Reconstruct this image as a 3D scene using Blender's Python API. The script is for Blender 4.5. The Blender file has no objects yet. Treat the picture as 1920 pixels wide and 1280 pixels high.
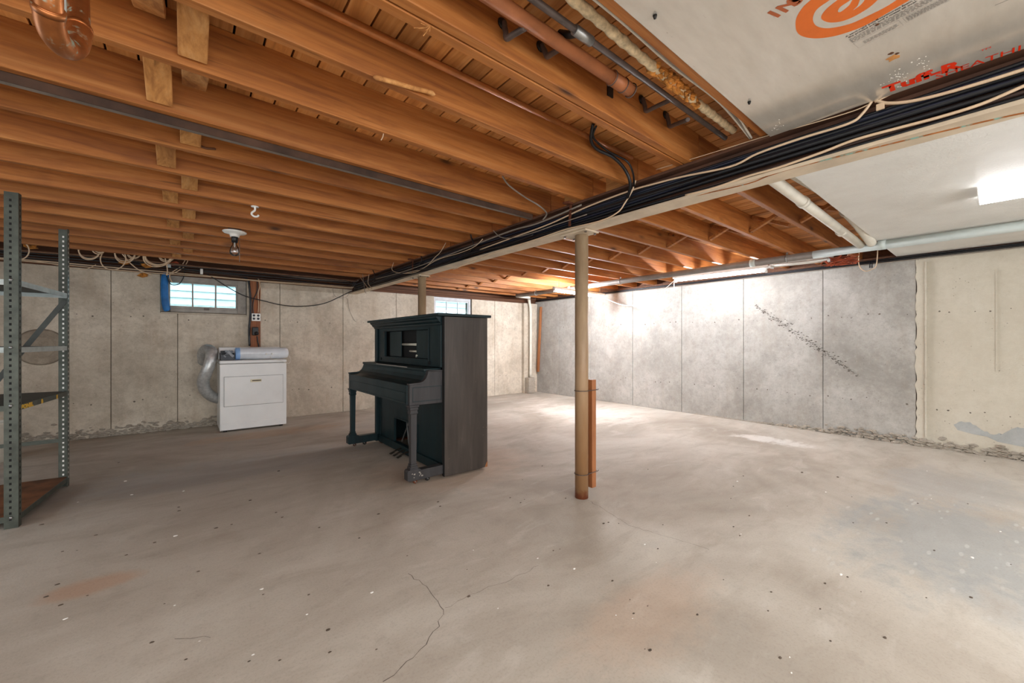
import bpy, bmesh, math, random
from mathutils import Vector, Matrix, noise as mnoise

# ------------------------------------------------------------------ camera, world, exposure
sc = bpy.context.scene
COL = sc.collection
FPX, CX, CY, EYE = 752.0, 960.0, 641.0, 1.2
AZ = math.atan2(925.0, FPX)
cam = bpy.data.cameras.new('camera'); camo = bpy.data.objects.new('camera', cam); COL.objects.link(camo)
camo.location = (0, 0, EYE); camo.rotation_euler = (math.pi / 2, 0, AZ - math.pi / 2)
cam.sensor_width = 36.0; cam.lens = FPX / 1920 * 36; cam.shift_y = 0.0005; cam.clip_start = 0.02
sc.camera = camo
sc.view_settings.view_transform = 'Standard'; sc.view_settings.look = 'None'
sc.view_settings.gamma = 1.0; sc.view_settings.use_curve_mapping = False
sc.view_settings.exposure = 1.5
sc.cycles.use_denoising = True
sc.cycles.max_bounces = 10; sc.cycles.diffuse_bounces = 6; sc.cycles.glossy_bounces = 4
sc.cycles.transparent_max_bounces = 12; sc.cycles.sample_clamp_indirect = 6.0
w = bpy.data.worlds.new('sky'); sc.world = w; w.use_nodes = True
w.node_tree.nodes['Background'].inputs[0].default_value = (0.66, 0.90, 1.0, 1)
w.node_tree.nodes['Background'].inputs[1].default_value = 3.0
TUBE_L, TUBE2_L, WRAP_L = 62.0, 200.0, 6.5      # radiance of the fluorescent tubes and the wraparound lamps
def area_lamp(name, loc, rot, sx, sy, power, col):
    l = bpy.data.lights.new(name, 'AREA'); l.shape = 'RECTANGLE'; l.size = sx; l.size_y = sy; l.energy = power; l.color = col
    o = bpy.data.objects.new(name, l); COL.objects.link(o); o.location = loc; o.rotation_euler = rot; return o
# added fill lamps, unseen: above and behind the viewpoint, and at the left
area_lamp('fill_overhead', (.6, -1.9, 2.19), (0, 0, 0), 4.5, 1.4, 26, (1, .97, .94))
area_lamp('fill_rear', (.6, -2.92, 1.25), (math.pi/2, 0, 0), 7.5, 1.9, 72, (.95, .975, 1))
area_lamp('fill_left', (-3.42, 2.6, 1.35), (0, -math.pi/2, 0), 1.5, 4.5, 20, (.78, .91, 1))

# ------------------------------------------------------------------ measuring helpers (photograph pixel -> point on a known plane)
_F = Vector((math.cos(AZ), math.sin(AZ), 0)); _R = Vector((math.sin(AZ), -math.cos(AZ), 0)); _C = Vector((0, 0, EYE))
def _ray(u, v): return _F + _R * ((u - CX) / FPX) + Vector((0, 0, 1)) * ((CY - v) / FPX)
def PX(u, v, x): d = _ray(u, v); return _C + d * (x / d.x)
def PY(u, v, y): d = _ray(u, v); return _C + d * (y / d.y)
def PZ(u, v, z): d = _ray(u, v); return _C + d * ((z - EYE) / d.z)
def gshift(y): return .075*(1 - y/7.2)      # the girder runs half a degree off the wall line
def PT(u, v, t): return _C + _ray(u, v) * t

# ------------------------------------------------------------------ mesh helpers
class MB:
    def __init__(self): self.v = []; self.f = []; self.s = []
    def add(self, vs, fs, smooth=False):
        o = len(self.v); self.v += [Vector(p) for p in vs]
        for f in fs: self.f.append([o + i for i in f]); self.s.append(smooth)
        return self
    def box(self, x0, x1, y0, y1, z0, z1):
        return self.add([(x0,y0,z0),(x1,y0,z0),(x1,y1,z0),(x0,y1,z0),(x0,y0,z1),(x1,y0,z1),(x1,y1,z1),(x0,y1,z1)],
            [(3,2,1,0),(4,5,6,7),(0,1,5,4),(1,2,6,5),(2,3,7,6),(3,0,4,7)])
    def bar(self, a, b, w, h, up=(0,0,1)):
        a = Vector(a); b = Vector(b); d = (b - a).normalized(); up = Vector(up)
        s = d.cross(up)
        if s.length < 1e-4: s = d.cross(Vector((1,0,0)))
        s.normalize(); u = s.cross(d).normalized()
        vs = []
        for p in (a, b):
            for i, j in ((-1,-1),(1,-1),(1,1),(-1,1)): vs.append(p + s*(i*w/2) + u*(j*h/2))
        return self.add(vs, [(3,2,1,0),(4,5,6,7),(0,1,5,4),(1,2,6,5),(2,3,7,6),(3,0,4,7)])
    def tube(self, pts, r, n=10, caps=True, smooth=True):
        pts = [Vector(p) for p in pts]; m = len(pts)
        rs = r if isinstance(r, (list, tuple)) else [r] * m
        t0 = (pts[1] - pts[0]).normalized()
        ref = Vector((0,0,1)) if abs(t0.z) < 0.9 else Vector((1,0,0))
        nrm = (ref - t0 * ref.dot(t0)).normalized(); vs = []
        for i in range(m):
            t = (pts[min(i+1, m-1)] - pts[max(i-1, 0)])
            t = t.normalized() if t.length > 1e-9 else t0
            nrm = nrm - t * nrm.dot(t)
            nrm = nrm.normalized() if nrm.length > 1e-6 else t.orthogonal().normalized()
            b = t.cross(nrm)
            for k in range(n):
                a = 2*math.pi*k/n; vs.append(pts[i] + (nrm*math.cos(a) + b*math.sin(a))*rs[i])
        fs = [(i*n+k, i*n+(k+1)%n, (i+1)*n+(k+1)%n, (i+1)*n+k) for i in range(m-1) for k in range(n)]
        o = len(self.v); self.add(vs, fs, smooth)
        if caps:
            self.f.append([o+k for k in range(n)][::-1]); self.s.append(False)
            self.f.append([o+(m-1)*n+k for k in range(n)]); self.s.append(False)
        return self
    def cyl(self, a, b, r, n=20): return self.tube([a, b], r, n)
    def ring(self, c, R, r, axis='Z', n=28, m=8):
        c = Vector(c); pts = []
        for k in range(n + 1):
            a = 2*math.pi*k/n; p = (math.cos(a)*R, math.sin(a)*R)
            pts.append(c + (Vector((p[0],p[1],0)) if axis=='Z' else Vector((p[0],0,p[1])) if axis=='Y' else Vector((0,p[0],p[1]))))
        return self.tube(pts, r, m, caps=False)
    def lathe(self, prof, c, n=24, axis='Z', smooth=True):
        c = Vector(c); vs = []; m = len(prof)
        for r, z in prof:
            for k in range(n):
                a = 2*math.pi*k/n; x, y = r*math.cos(a), r*math.sin(a)
                vs.append(c + (Vector((x,y,z)) if axis=='Z' else Vector((x,z,y)) if axis=='Y' else Vector((z,x,y))))
        fs = [(i*n+k, i*n+(k+1)%n, (i+1)*n+(k+1)%n, (i+1)*n+k) for i in range(m-1) for k in range(n)]
        fs += [[k for k in range(n)][::-1], [(m-1)*n+k for k in range(n)]]
        return self.add(vs, fs, smooth)
    def prism(self, poly, a, b, axis):
        """polygon in the two other axes, extruded from a to b along axis"""
        def P(p, t): return {'X': (t,p[0],p[1]), 'Y': (p[0],t,p[1]), 'Z': (p[0],p[1],t)}[axis]
        n = len(poly)
        return self.add([P(p,a) for p in poly] + [P(p,b) for p in poly],
            [list(range(n))[::-1], list(range(n, 2*n))] + [(i,(i+1)%n,n+(i+1)%n,n+i) for i in range(n)])
    def blob(self, c, r, sq=(1,1,1), rnd=random, n=6, jit=.3):
        c = Vector(c); vs = [c + Vector((0,0,r*sq[2]))]
        for ph in (.9, 1.9):
            for k in range(n):
                a = 2*math.pi*(k+ph)/n; q = r*(1-jit/2+jit*rnd.random())
                vs.append(c + Vector((math.sin(ph)*math.cos(a)*q*sq[0], math.sin(ph)*math.sin(a)*q*sq[1], math.cos(ph)*q*sq[2])))
        vs.append(c - Vector((0,0,r*sq[2])))
        fs = [(0,1+k,1+(k+1)%n) for k in range(n)] + [(1+k,1+n+k,1+n+(k+1)%n,1+(k+1)%n) for k in range(n)]
        fs += [(1+2*n,1+n+(k+1)%n,1+n+k) for k in range(n)]
        return self.add(vs, fs)
    def mesh(self, name, off=(0,0,0), bevel=0, seg=2):
        off = Vector(off); me = bpy.data.meshes.new(name)
        me.from_pydata([p - off for p in self.v], [], self.f)
        me.polygons.foreach_set('use_smooth', self.s)
        bm = bmesh.new(); bm.from_mesh(me)
        bmesh.ops.recalc_face_normals(bm, faces=bm.faces)
        if bevel:
            ed = [e for e in bm.edges if len(e.link_faces) == 2 and e.calc_face_angle(0) > .5]
            bmesh.ops.bevel(bm, geom=ed, offset=bevel, segments=seg, affect='EDGES', profile=.5, clamp_overlap=True)
        bm.to_mesh(me); bm.free(); me.update()
        return me
    def build(self, name, m, parent=None, bevel=0, seg=2, **props):
        off = parent_loc(parent)
        me = self.mesh(name, off, bevel, seg)
        if m: me.materials.append(m)
        o = bpy.data.objects.new(name, me); COL.objects.link(o); o.parent = parent
        for k, val in props.items(): o[k] = val
        return o
def parent_loc(p):
    l = Vector((0,0,0))
    while p is not None: l += p.location; p = p.parent
    return l
def thing(name, label, cat, loc=(0,0,0), group=None):
    o = bpy.data.objects.new(name, None); COL.objects.link(o); o.location = loc
    o.empty_display_size = .1
    o['label'] = label; o['category'] = cat
    if group: o['group'] = group
    return o
def solo(mb, name, m, label, cat, group=None, bevel=0):
    """a thing that is one mesh, origin at the middle of its base"""
    lo = [min(p[i] for p in mb.v) for i in range(3)]; hi = [max(p[i] for p in mb.v) for i in range(3)]
    off = Vector(((lo[0]+hi[0])/2, (lo[1]+hi[1])/2, lo[2]))
    me = mb.mesh(name, off, bevel); me.materials.append(m)
    o = bpy.data.objects.new(name, me); COL.objects.link(o); o.location = off
    o['label'] = label; o['category'] = cat
    if group: o['group'] = group
    return o
def copy_part(o, parent, loc=None):
    c = o.copy(); COL.objects.link(c); c.parent = parent
    if loc is not None: c.location = loc
    return c
def smooth_path(pts, k=8):
    pts = [Vector(p) for p in pts]; out = []
    for i in range(len(pts)-1):
        p0 = pts[max(i-1,0)]; p1 = pts[i]; p2 = pts[i+1]; p3 = pts[min(i+2,len(pts)-1)]
        for j in range(k):
            t = j/k
            out.append(.5*((2*p1)+(p2-p0)*t+(2*p0-5*p1+4*p2-p3)*t*t+(3*p1-p0-3*p2+p3)*t**3))
    out.append(pts[-1]); return out

# ------------------------------------------------------------------ materials
def srgb(h):
    h = h.lstrip('#'); c = [int(h[i:i+2],16)/255 for i in (0,2,4)]
    return tuple(x/12.92 if x <= .04045 else ((x+.055)/1.055)**2.4 for x in c) + (1,)
class NT:
    def __init__(self, name):
        self.m = bpy.data.materials.new(name); self.m.use_nodes = True
        self.t = self.m.node_tree; self.b = self.t.nodes['Principled BSDF']
    def n(self, typ, **kw):
        x = self.t.nodes.new(typ)
        for k, v in kw.items(): setattr(x, k, v)
        return x
    def l(self, a, b): self.t.links.new(a, b)
    def coord(self, scale=(1,1,1), rand=0.0, loc=(0,0,0)):
        tc = self.n('ShaderNodeTexCoord'); mp = self.n('ShaderNodeMapping'); mp.inputs['Scale'].default_value = scale
        mp.inputs['Location'].default_value = loc
        src = tc.outputs['Object']
        if rand:
            oi = self.n('ShaderNodeObjectInfo'); vm = self.n('ShaderNodeVectorMath', operation='SCALE')
            vm.inputs[0].default_value = (rand, rand*.73, rand*.41); self.l(oi.outputs['Random'], vm.inputs['Scale'])
            ad = self.n('ShaderNodeVectorMath', operation='ADD'); self.l(src, ad.inputs[0]); self.l(vm.outputs[0], ad.inputs[1]); src = ad.outputs[0]
        self.l(src, mp.inputs['Vector']); return mp.outputs[0]
    def noise(self, vec, scale, detail=4, rough=.55, dist=0):
        x = self.n('ShaderNodeTexNoise'); x.inputs['Scale'].default_value = scale; x.inputs['Detail'].default_value = detail
        x.inputs['Roughness'].default_value = rough; x.inputs['Distortion'].default_value = dist
        self.l(vec, x.inputs['Vector']); return x.outputs['Fac']
    def ramp(self, fac, stops):
        x = self.n('ShaderNodeValToRGB'); e = x.color_ramp.elements
        while len(e) < len(stops): e.new(.5)
        for i, (p, c) in enumerate(stops):
            e[i].position = p; e[i].color = srgb(c) if isinstance(c, str) else ((c,c,c,1) if not isinstance(c, tuple) else c)
        self.l(fac, x.inputs[0]); return x.outputs[0]
    def mix(self, fac, a, b, mode='MIX'):
        x = self.n('ShaderNodeMix', data_type='RGBA', blend_type=mode)
        for s, val in ((x.inputs[0], fac), (x.inputs[6], a), (x.inputs[7], b)):
            if isinstance(val, (int, float)): s.default_value = val
            elif isinstance(val, str): s.default_value = srgb(val)
            elif isinstance(val, tuple): s.default_value = val
            else: self.l(val, s)
        return x.outputs[2]
    def math(self, op, a, b=0.0, c=None):
        x = self.n('ShaderNodeMath', operation=op)
        for s, val in zip(x.inputs, (a, b, c)):
            if val is None: continue
            if isinstance(val, (int, float)): s.default_value = val
            else: self.l(val, s)
        return x.outputs[0]
    def bump(self, h, strength=.3, dist=.01):
        x = self.n('ShaderNodeBump'); x.inputs['Strength'].default_value = strength; x.inputs['Distance'].default_value = dist
        self.l(h, x.inputs['Height']); self.l(x.outputs[0], self.b.inputs['Normal'])
    def color(self, c):
        if isinstance(c, str): self.b.inputs['Base Color'].default_value = srgb(c)
        else: self.l(c, self.b.inputs['Base Color'])
    def set(self, rough=None, metal=None, **kw):
        if rough is not None: self.b.inputs['Roughness'].default_value = rough
        if metal is not None: self.b.inputs['Metallic'].default_value = metal
        for k, v in kw.items(): self.b.inputs[k.replace('_',' ')].default_value = v
        return self.m

def wood(name, dark, mid, light, axis='X', knots=True, rough=.62, var=.35):
    q = NT(name); sl = {'X': (.55,9,9), 'Y': (9,.55,9), 'Z': (9,9,.55)}[axis]
    v = q.coord(sl, rand=37)
    g = q.noise(v, 1.3, 7, .66, 1.6); f = q.noise(v, 7, 3, .6, .3)
    c = q.ramp(g, [(.24, dark), (.5, mid), (.76, light)])
    c = q.mix(q.ramp(f, [(.35, .0), (.7, .32)]), c, dark)
    fk = q.noise(q.coord({'X': (2.2,34,34), 'Y': (34,2.2,34), 'Z': (34,34,2.2)}[axis], rand=19), 1.0, 2, .5)
    c = q.mix(q.ramp(fk, [(.66, .0), (.74, .5)]), c, '#3a1d0c')
    oi = q.n('ShaderNodeObjectInfo')
    hs = q.n('ShaderNodeHueSaturation'); q.l(c, hs.inputs['Color'])
    mr = q.n('ShaderNodeMapRange'); q.l(oi.outputs['Random'], mr.inputs[0]); mr.inputs[3].default_value = 1-var/2; mr.inputs[4].default_value = 1+var/2
    q.l(mr.outputs[0], hs.inputs['Value']); c = hs.outputs[0]
    blot = q.noise(q.coord((1.1,1.1,1.1), rand=11), 2.2, 4, .6)
    c = q.mix(q.ramp(blot, [(.55, .0), (.8, .45)]), c, dark)
    if knots:
        kv = {'X': (1.6,7,5), 'Y': (7,1.6,5), 'Z': (6,6,1.6)}[axis]
        vo = q.n('ShaderNodeTexVoronoi'); vo.inputs['Scale'].default_value = 1.1; q.l(q.coord(kv, rand=53), vo.inputs['Vector'])
        c = q.mix(q.ramp(vo.outputs['Distance'], [(.05, .85), (.1, .35), (.16, .0)]), c, '#2a1408')
    q.color(c); q.bump(f, .12, .004)
    return q.set(rough)
def plain(name, col, rough=.5, metal=0.0, var=.06, scale=14, bump=0.0, **kw):
    q = NT(name); v = q.coord(); n = q.noise(v, scale, 4, .6)
    base = srgb(col)
    d = tuple(max(0, x*(1-var*2.2)) for x in base[:3]) + (1,); l = tuple(min(1, x*(1+var*1.6)) for x in base[:3]) + (1,)
    q.color(q.ramp(n, [(.3, d), (.55, base), (.8, l)]))
    if bump: q.bump(n, bump, .004)
    return q.set(rough, metal, **kw)
def emit(name, col, s):
    q = NT(name); q.b.inputs['Base Color'].default_value = srgb(col)
    q.b.inputs['Emission Color'].default_value = srgb(col); q.b.inputs['Emission Strength'].default_value = s
    return q.m
def glassy(name, tint='#e8f4f6', gloss=.1):
    q = NT(name); t = q.t
    tr = q.n('ShaderNodeBsdfTransparent'); tr.inputs[0].default_value = srgb(tint)
    gl = q.n('ShaderNodeBsdfGlossy'); gl.inputs['Roughness'].default_value = .05
    fr = q.n('ShaderNodeFresnel'); fr.inputs[0].default_value = 1.45
    ms = q.n('ShaderNodeMixShader'); q.l(q.math('MULTIPLY_ADD', fr.outputs[0], .9, gloss*.3), ms.inputs[0])
    q.l(tr.outputs[0], ms.inputs[1]); q.l(gl.outputs[0], ms.inputs[2])
    q.l(ms.outputs[0], t.nodes['Material Output'].inputs[0]); return q.m
def concrete(name, light, mid, dark, stain, streak=.4, seed=0.0, bump=.35):
    q = NT(name); v = q.coord((1,1,1), loc=(seed,seed*.3,seed*.7)); vs = q.coord((3,3,.5), loc=(seed,0,0))
    big = q.noise(v, 1.1, 6, .62, .6); midn = q.noise(v, 5, 6, .65); fine = q.noise(v, 60, 3, .7); st = q.noise(vs, 2.5, 5, .6)
    c = q.ramp(big, [(.22, dark), (.5, mid), (.78, light)])
    c = q.mix(q.ramp(midn, [(.45, .0), (.75, .5)]), c, dark)
    gr = q.noise(q.coord((1,1,1), loc=(seed*2,0,1)), 19, 5, .75)
    c = q.mix(q.ramp(gr, [(.36, .35), (.5, .0)]), c, dark); c = q.mix(q.ramp(gr, [(.54, .0), (.7, .3)]), c, light)
    c = q.mix(q.ramp(st, [(.52, .0), (.75, streak)]), c, stain)
    c = q.mix(q.ramp(fine, [(.3, .25), (.5, .0)]), c, dark)
    pits = q.n('ShaderNodeTexVoronoi'); pits.inputs['Scale'].default_value = 26; q.l(q.coord(), pits.inputs['Vector'])
    pm = q.math('MULTIPLY', q.ramp(pits.outputs['Distance'], [(.07, 1.), (.14, .0)]), q.ramp(midn, [(.48, .0), (.6, 1.)]))
    c = q.mix(q.math('MULTIPLY', pm, .55), c, '#3b342c')
    q.color(c)
    h = q.math('ADD', q.math('MULTIPLY', midn, .6), q.math('MULTIPLY', fine, .25)); h = q.math('SUBTRACT', h, q.math('MULTIPLY', pm, .5))
    q.bump(h, bump, .012)
    return q.set(.9)
rnd = random.Random(7)
M = {}
M['joist'] = wood('joist_wood', '#6e3a1a', '#aa692f', '#c5894d', 'X', True, .6, .28)
M['board'] = wood('subfloor_wood', '#9c5f2c', '#cd8c4c', '#dfa76c', 'Y', False, .65, .5)
M['strut'] = wood('rough_wood', '#7a4620', '#c48a4c', '#dcaa70', 'Y', False, .8, .25)
M['plate'] = wood('sill_wood', '#3a2213', '#5c3820', '#75492a', 'X', False, .75, .2)
M['plank'] = wood('plank_wood', '#6b3a1c', '#97582f', '#b0723f', 'Z', True, .6, .2)
M['stud'] = wood('stud_wood', '#6e3f22', '#a0653c', '#b87d50', 'Z', False, .55, .1)
M['wall_back'] = concrete('concrete_back', '#e2d8c8', '#cabeac', '#9c8f7f', '#a8947c', .45, 3.1)
M['wall_right'] = concrete('concrete_right', '#c4c1bb', '#aba7a0', '#88847d', '#968b7c', .35, 8.7)
M['parge'] = concrete('parged_paint', '#cfc9bb', '#c6beae', '#b9b09f', '#aea28e', .15, 12.0, .55)
M['bare'] = concrete('bare_concrete', '#bcbcb8', '#adaeac', '#979996', '#9a968e', .2, 1.0)
M['rubble'] = concrete('rough_concrete', '#c0b8aa', '#aaa194', '#8f8578', '#8f7d68', .4, 5.0, .8)
M['joint'] = plain('joint_backing', '#4d443b', .95, var=.2)  # dark brown backing that shows in the panel joints
M['void'] = plain('dark_void', '#0c0907', .95)
M['dirt'] = plain('dark_debris', '#584b3f', .9, var=.2)
M['void_dark'] = plain('honeycomb_dark', '#4f473e', .95, var=.2)
M['patch'] = concrete('patched_flue', '#b3a693', '#998b7a', '#74685a', '#6d6152', .5, 6.0, .7)
M['pit'] = plain('pit_dark', '#6e655b', .95, var=.25)
M['cream_steel'] = plain('cream_painted_steel', '#cdbca4', .55, var=.1, scale=5)
M['web'] = plain('primer_brown_steel', '#5b3a28', .7, var=.25, scale=4)
M['black_cable'] = plain('black_cable', '#17181c', .42, var=.1)
M['blue_cable'] = plain('navy_cable', '#141a2c', .4, var=.1)
M['brown_cable'] = plain('brown_cable', '#3d2a22', .5, var=.1)
M['cream_cable'] = plain('cream_cable', '#d8bd9e', .5, var=.05)
M['white_cable'] = plain('white_cable', '#ddd8cc', .5, var=.05)
M['grey_cable'] = plain('grey_cable', '#8d8378', .5, var=.08)
M['white_paint'] = plain('white_enamel', '#e6e6e4', .35, var=.03, scale=3)
M['white_pipe'] = plain('white_pipe_paint', '#dcd6c8', .5, var=.06, scale=8)
M['teal_pipe'] = plain('pale_pipe_paint', '#c3ccc8', .5, var=.08, scale=3)
M['grey_pipe'] = plain('grey_pipe', '#8a817a', .5, .1, var=.15, scale=4)
M['iron'] = plain('dark_iron', '#5d504a', .5, .3, var=.2)
M['iron_black'] = plain('black_iron', '#211d1a', .5, .4, var=.2)
M['weathered'] = plain('weathered_steel', '#4a3325', .8, .0, var=.3, scale=6)
M['galv'] = plain('galvanised_steel', '#a8a9a8', .38, .85, var=.15)
M['rust'] = plain('rusty_steel', '#6b3a22', .8, .2, var=.3)
M['glass'] = glassy('window_glass')
M['bulb_glass'] = glassy('bulb_glass', '#f6f8f8', .5)
M['porcelain'] = plain('white_porcelain', '#eceae4', .3, var=.02)
M['black'] = plain('black_plastic', '#161616', .45)
M['rubber'] = plain('black_rubber', '#1c1a19', .7)
M['blue_foam'] = plain('blue_foam', '#1f6fb4', .6, var=.15, scale=9)
M['window_paint'] = plain('grey_window_paint', '#a39c93', .6, var=.12, scale=10)
M['window_white'] = plain('white_window_paint', '#c9c9cb', .5, var=.08, scale=10)
M['tan_insulation'] = plain('orange_insulation', '#c8843a', .95, var=.35, scale=30, bump=.8)
M['wrap'] = plain('cream_pipe_wrap', '#d9c4a0', .85, var=.2, scale=40, bump=.5)
M['tube'] = emit('fluorescent_tube', '#f4f8ff', TUBE_L)
M['wrap_lamp'] = emit('lamp_diffuser', '#fbfcff', WRAP_L)
M['tube_far'] = emit('fluorescent_tube_far', '#f4f8ff', TUBE2_L)
M['dead_tube'] = plain('unlit_tube', '#e9e7e0', .3, var=.02)

def copper():
    q = NT('aged_copper'); n = q.noise(q.coord(), 9, 5, .6); p = q.noise(q.coord((1,1,1), loc=(3,1,2)), 14, 4, .7)
    c = q.ramp(n, [(.3, '#7c4a2a'), (.55, '#b5713f'), (.75, '#c98a55')])
    g = q.ramp(p, [(.53, .0), (.62, 1.)])
    q.color(q.mix(g, c, '#7fa79a')); q.l(q.math('SUBTRACT', .8, g), q.b.inputs['Metallic'])
    return q.set(.38)
M['copper'] = copper()
M['copper_dull'] = plain('brown_copper', '#b9753f', .42, .3, var=.18, scale=7)
M['red_pipe'] = plain('red_brown_pipe', '#a8673f', .5, .2, var=.15, scale=9)

def pole_mat():
    q = NT('pole_paint'); tc = q.n('ShaderNodeTexCoord'); sp = q.n('ShaderNodeSeparateXYZ'); q.l(tc.outputs['Object'], sp.inputs[0])
    n = q.noise(q.coord((6,6,1.2)), 2, 5, .6); r = q.noise(q.coord(), 22, 4, .6)
    c = q.ramp(n, [(.3, '#8a745a'), (.55, '#a48d70'), (.8, '#b5a083')])
    c = q.mix(q.ramp(q.math('MULTIPLY', sp.outputs[2], .5), [(.15, .75), (.75, .0)]), c, '#95683e')
    rz = q.math('ADD', sp.outputs[2], q.math('MULTIPLY', r, .16))
    c = q.mix(q.ramp(rz, [(.10, 1.), (.16, .0)]), c, '#7a4024')
    q.color(c); q.bump(r, .1); return q.set(.5)
M['pole'] = pole_mat()

def board_foil():
    q = NT('foil_board'); n = q.noise(q.coord((1.5,6,1)), 3, 5, .6); s = q.noise(q.coord((2,9,1), loc=(4,2,0)), 5, 6, .75)
    c = q.ramp(n, [(.3, '#cfc9be'), (.6, '#dad4ca'), (.8, '#e2ddd4')])
    c = q.mix(q.ramp(s, [(.66, .0), (.72, .55)]), c, '#8f887c')
    q.color(c); q.bump(s, .10, .003); return q.set(.2, .45)
M['foil'] = board_foil()
def stipple():
    q = NT('stippled_white'); n = q.noise(q.coord(), 55, 4, .7); m = q.noise(q.coord(), 3, 4)
    q.color(q.ramp(m, [(.3, '#d6d4ce'), (.7, '#e2e1dc')])); q.bump(n, .5, .012); return q.set(.6)
M['stipple'] = stipple()

def floor_mat():
    q = NT('concrete_floor'); v = q.coord()
    big = q.noise(v, .55, 6, .6, .8); mid = q.noise(q.coord((1.2,3.2,1)), 1.6, 6, .62, .5); fine = q.noise(v, 90, 3, .7); sp = q.noise(v, 9, 5, .7)
    c = q.ramp(big, [(.3, '#9d9488'), (.46, '#b2a99d'), (.6, '#c3bcb1'), (.75, '#b5b2ac')])
    c = q.mix(q.ramp(mid, [(.5, .0), (.72, .42)]), c, '#968a7c')
    c = q.mix(q.ramp(mid, [(.27, .45), (.43, .0)]), c, '#cec8bf')
    c = q.mix(q.ramp(sp, [(.56, .0), (.75, .35)]), c, '#928a80')
    tc = q.n('ShaderNodeTexCoord'); se = q.n('ShaderNodeSeparateXYZ'); q.l(tc.outputs['Object'], se.inputs[0])
    def spot(cx, cy, rx, ry, wob=.5, soft=.35):
        dx = q.math('DIVIDE', q.math('SUBTRACT', se.outputs[0], cx), rx); dy = q.math('DIVIDE', q.math('SUBTRACT', se.outputs[1], cy), ry)
        d = q.math('ADD', q.math('MULTIPLY', dx, dx), q.math('MULTIPLY', dy, dy))
        d = q.math('ADD', d, q.math('MULTIPLY', q.math('SUBTRACT', sp, .5), wob*3)); d = q.math('ADD', d, q.math('MULTIPLY', q.math('SUBTRACT', mid, .5), wob*4))
        return q.ramp(d, [(max(.02, .55-soft), 1.), (min(.98, .55+soft), .0)])
    c = q.mix(q.math('MULTIPLY', spot(3.6, .22, 1.05, .62), .62), c, '#8c9090')
    c = q.mix(q.math('MULTIPLY', spot(4.9, .3, .8, .55), .5), c, '#9c9b98')
    c = q.mix(q.math('MULTIPLY', spot(-.36, 2.84, .22, .12, .25), .4), c, '#b98257')
    c = q.mix(q.math('MULTIPLY', spot(2.0, 3.4, 1.0, .75, .3), .2), c, '#c28f66')
    c = q.mix(q.math('MULTIPLY', spot(1.6, 1.0, .6, .25, .4), .22), c, '#c59a78')
    c = q.mix(q.math('MULTIPLY', spot(5.55, 1.8, .22, .5, .6), .7), c, '#e2dfd9')
    c = q.mix(q.math('MULTIPLY', spot(5.2, 4.4, .8, 1.2, .6), .4), c, '#dad4cb')
    c = q.mix(q.math('MULTIPLY', spot(.35, 4.6, 1.5, .55, .5), .35), c, '#9a9a9c')
    c = q.mix(q.math('MULTIPLY', spot(.9, 6.1, 1.1, .3, .5), .35), c, '#bb9268')
    # white paint flecks on the grey patch
    fl = q.n('ShaderNodeTexVoronoi'); fl.inputs['Scale'].default_value = 9; q.l(q.coord((.55,1.9,1)), fl.inputs['Vector'])
    fm = q.math('MULTIPLY', q.ramp(fl.outputs['Distance'], [(.13, 1.), (.2, .0)]), spot(3.6, .2, 1.5, .85))
    c = q.mix(q.math('MULTIPLY', fm, .3), c, '#d2d2ce')
    c = q.mix(q.ramp(fine, [(.3, .22), (.5, .0)]), c, '#7d7064')
    q.color(c); h = q.math('ADD', q.math('MULTIPLY', fine, .3), q.math('MULTIPLY', sp, .5)); q.bump(h, .25, .01)
    q.l(q.math('MULTIPLY_ADD', mid, .4, .6), q.b.inputs['Roughness'])
    q.b.inputs['Specular IOR Level'].default_value = .22
    return q.m
M['floor'] = floor_mat()

# ------------------------------------------------------------------ the room
XL, XR, YF, YB = -3.5, 6.58, -3.0, 7.2
ZW, ZWR, ZJ, ZS = 2.115, 2.168, 2.24, 2.432        # top of concrete, underside of joists, underside of subfloor
S = dict(kind='structure')
floor = MB().box(XL-.2, XR+.25, YF-.2, YB+.3, -.12, 0).build('floor', M['floor'], **S)
W1 = (-.27, .71, 1.59, ZW); W2 = (3.85, 4.75, 1.6, ZW)
wb = MB()
wb.box(XL-.2, XR+.3, YB+.025, YB+.26, 0, 1.59)
for a, b in ((XL-.2, W1[0]), (W1[1], W2[0]), (W2[1], XR+.3)): wb.box(a, b, YB+.025, YB+.26, 1.59, ZW)
wall_back = wb.build('wall_back', M['joint'], **S)
def panelY(poly): return MB().prism(poly, YB, YB+.026, 'Y').build('concrete_panel', M['wall_back'], wall_back, bevel=.004, seg=1)
g = .003
def rect(a, b, z0=0.0, z1=ZW): return [(a+g,z0),(b-g,z0),(b-g,z1),(a+g,z1)]
panelY(rect(XL,-2.2)); panelY(rect(-2.2,-.743))
panelY([(-.740,0),(-.092,0),(-.092,1.59),(W1[0],1.59),(W1[0],ZW),(-.740,ZW)])
panelY([(-.086,0),(1.145,0),(1.145,ZW),(W1[1],ZW),(W1[1],1.59),(-.086,1.59)])
panelY(rect(1.148,2.10)); panelY(rect(2.10,3.058))
panelY([(3.061,0),(4.197,0),(4.197,1.6),(W2[0],1.6),(W2[0],ZW),(3.061,ZW)])
panelY([(4.203,0),(5.357,0),(5.357,ZW),(W2[1],ZW),(W2[1],1.6),(4.203,1.6)])
panelY(rect(5.36,6.16))
# the concrete chase that boxes out the far corner
MB().box(6.163, XR, YB-.07, YB+.02, .0, ZW).build('corner_chase', M['wall_back'], wall_back, bevel=.006)

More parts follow.
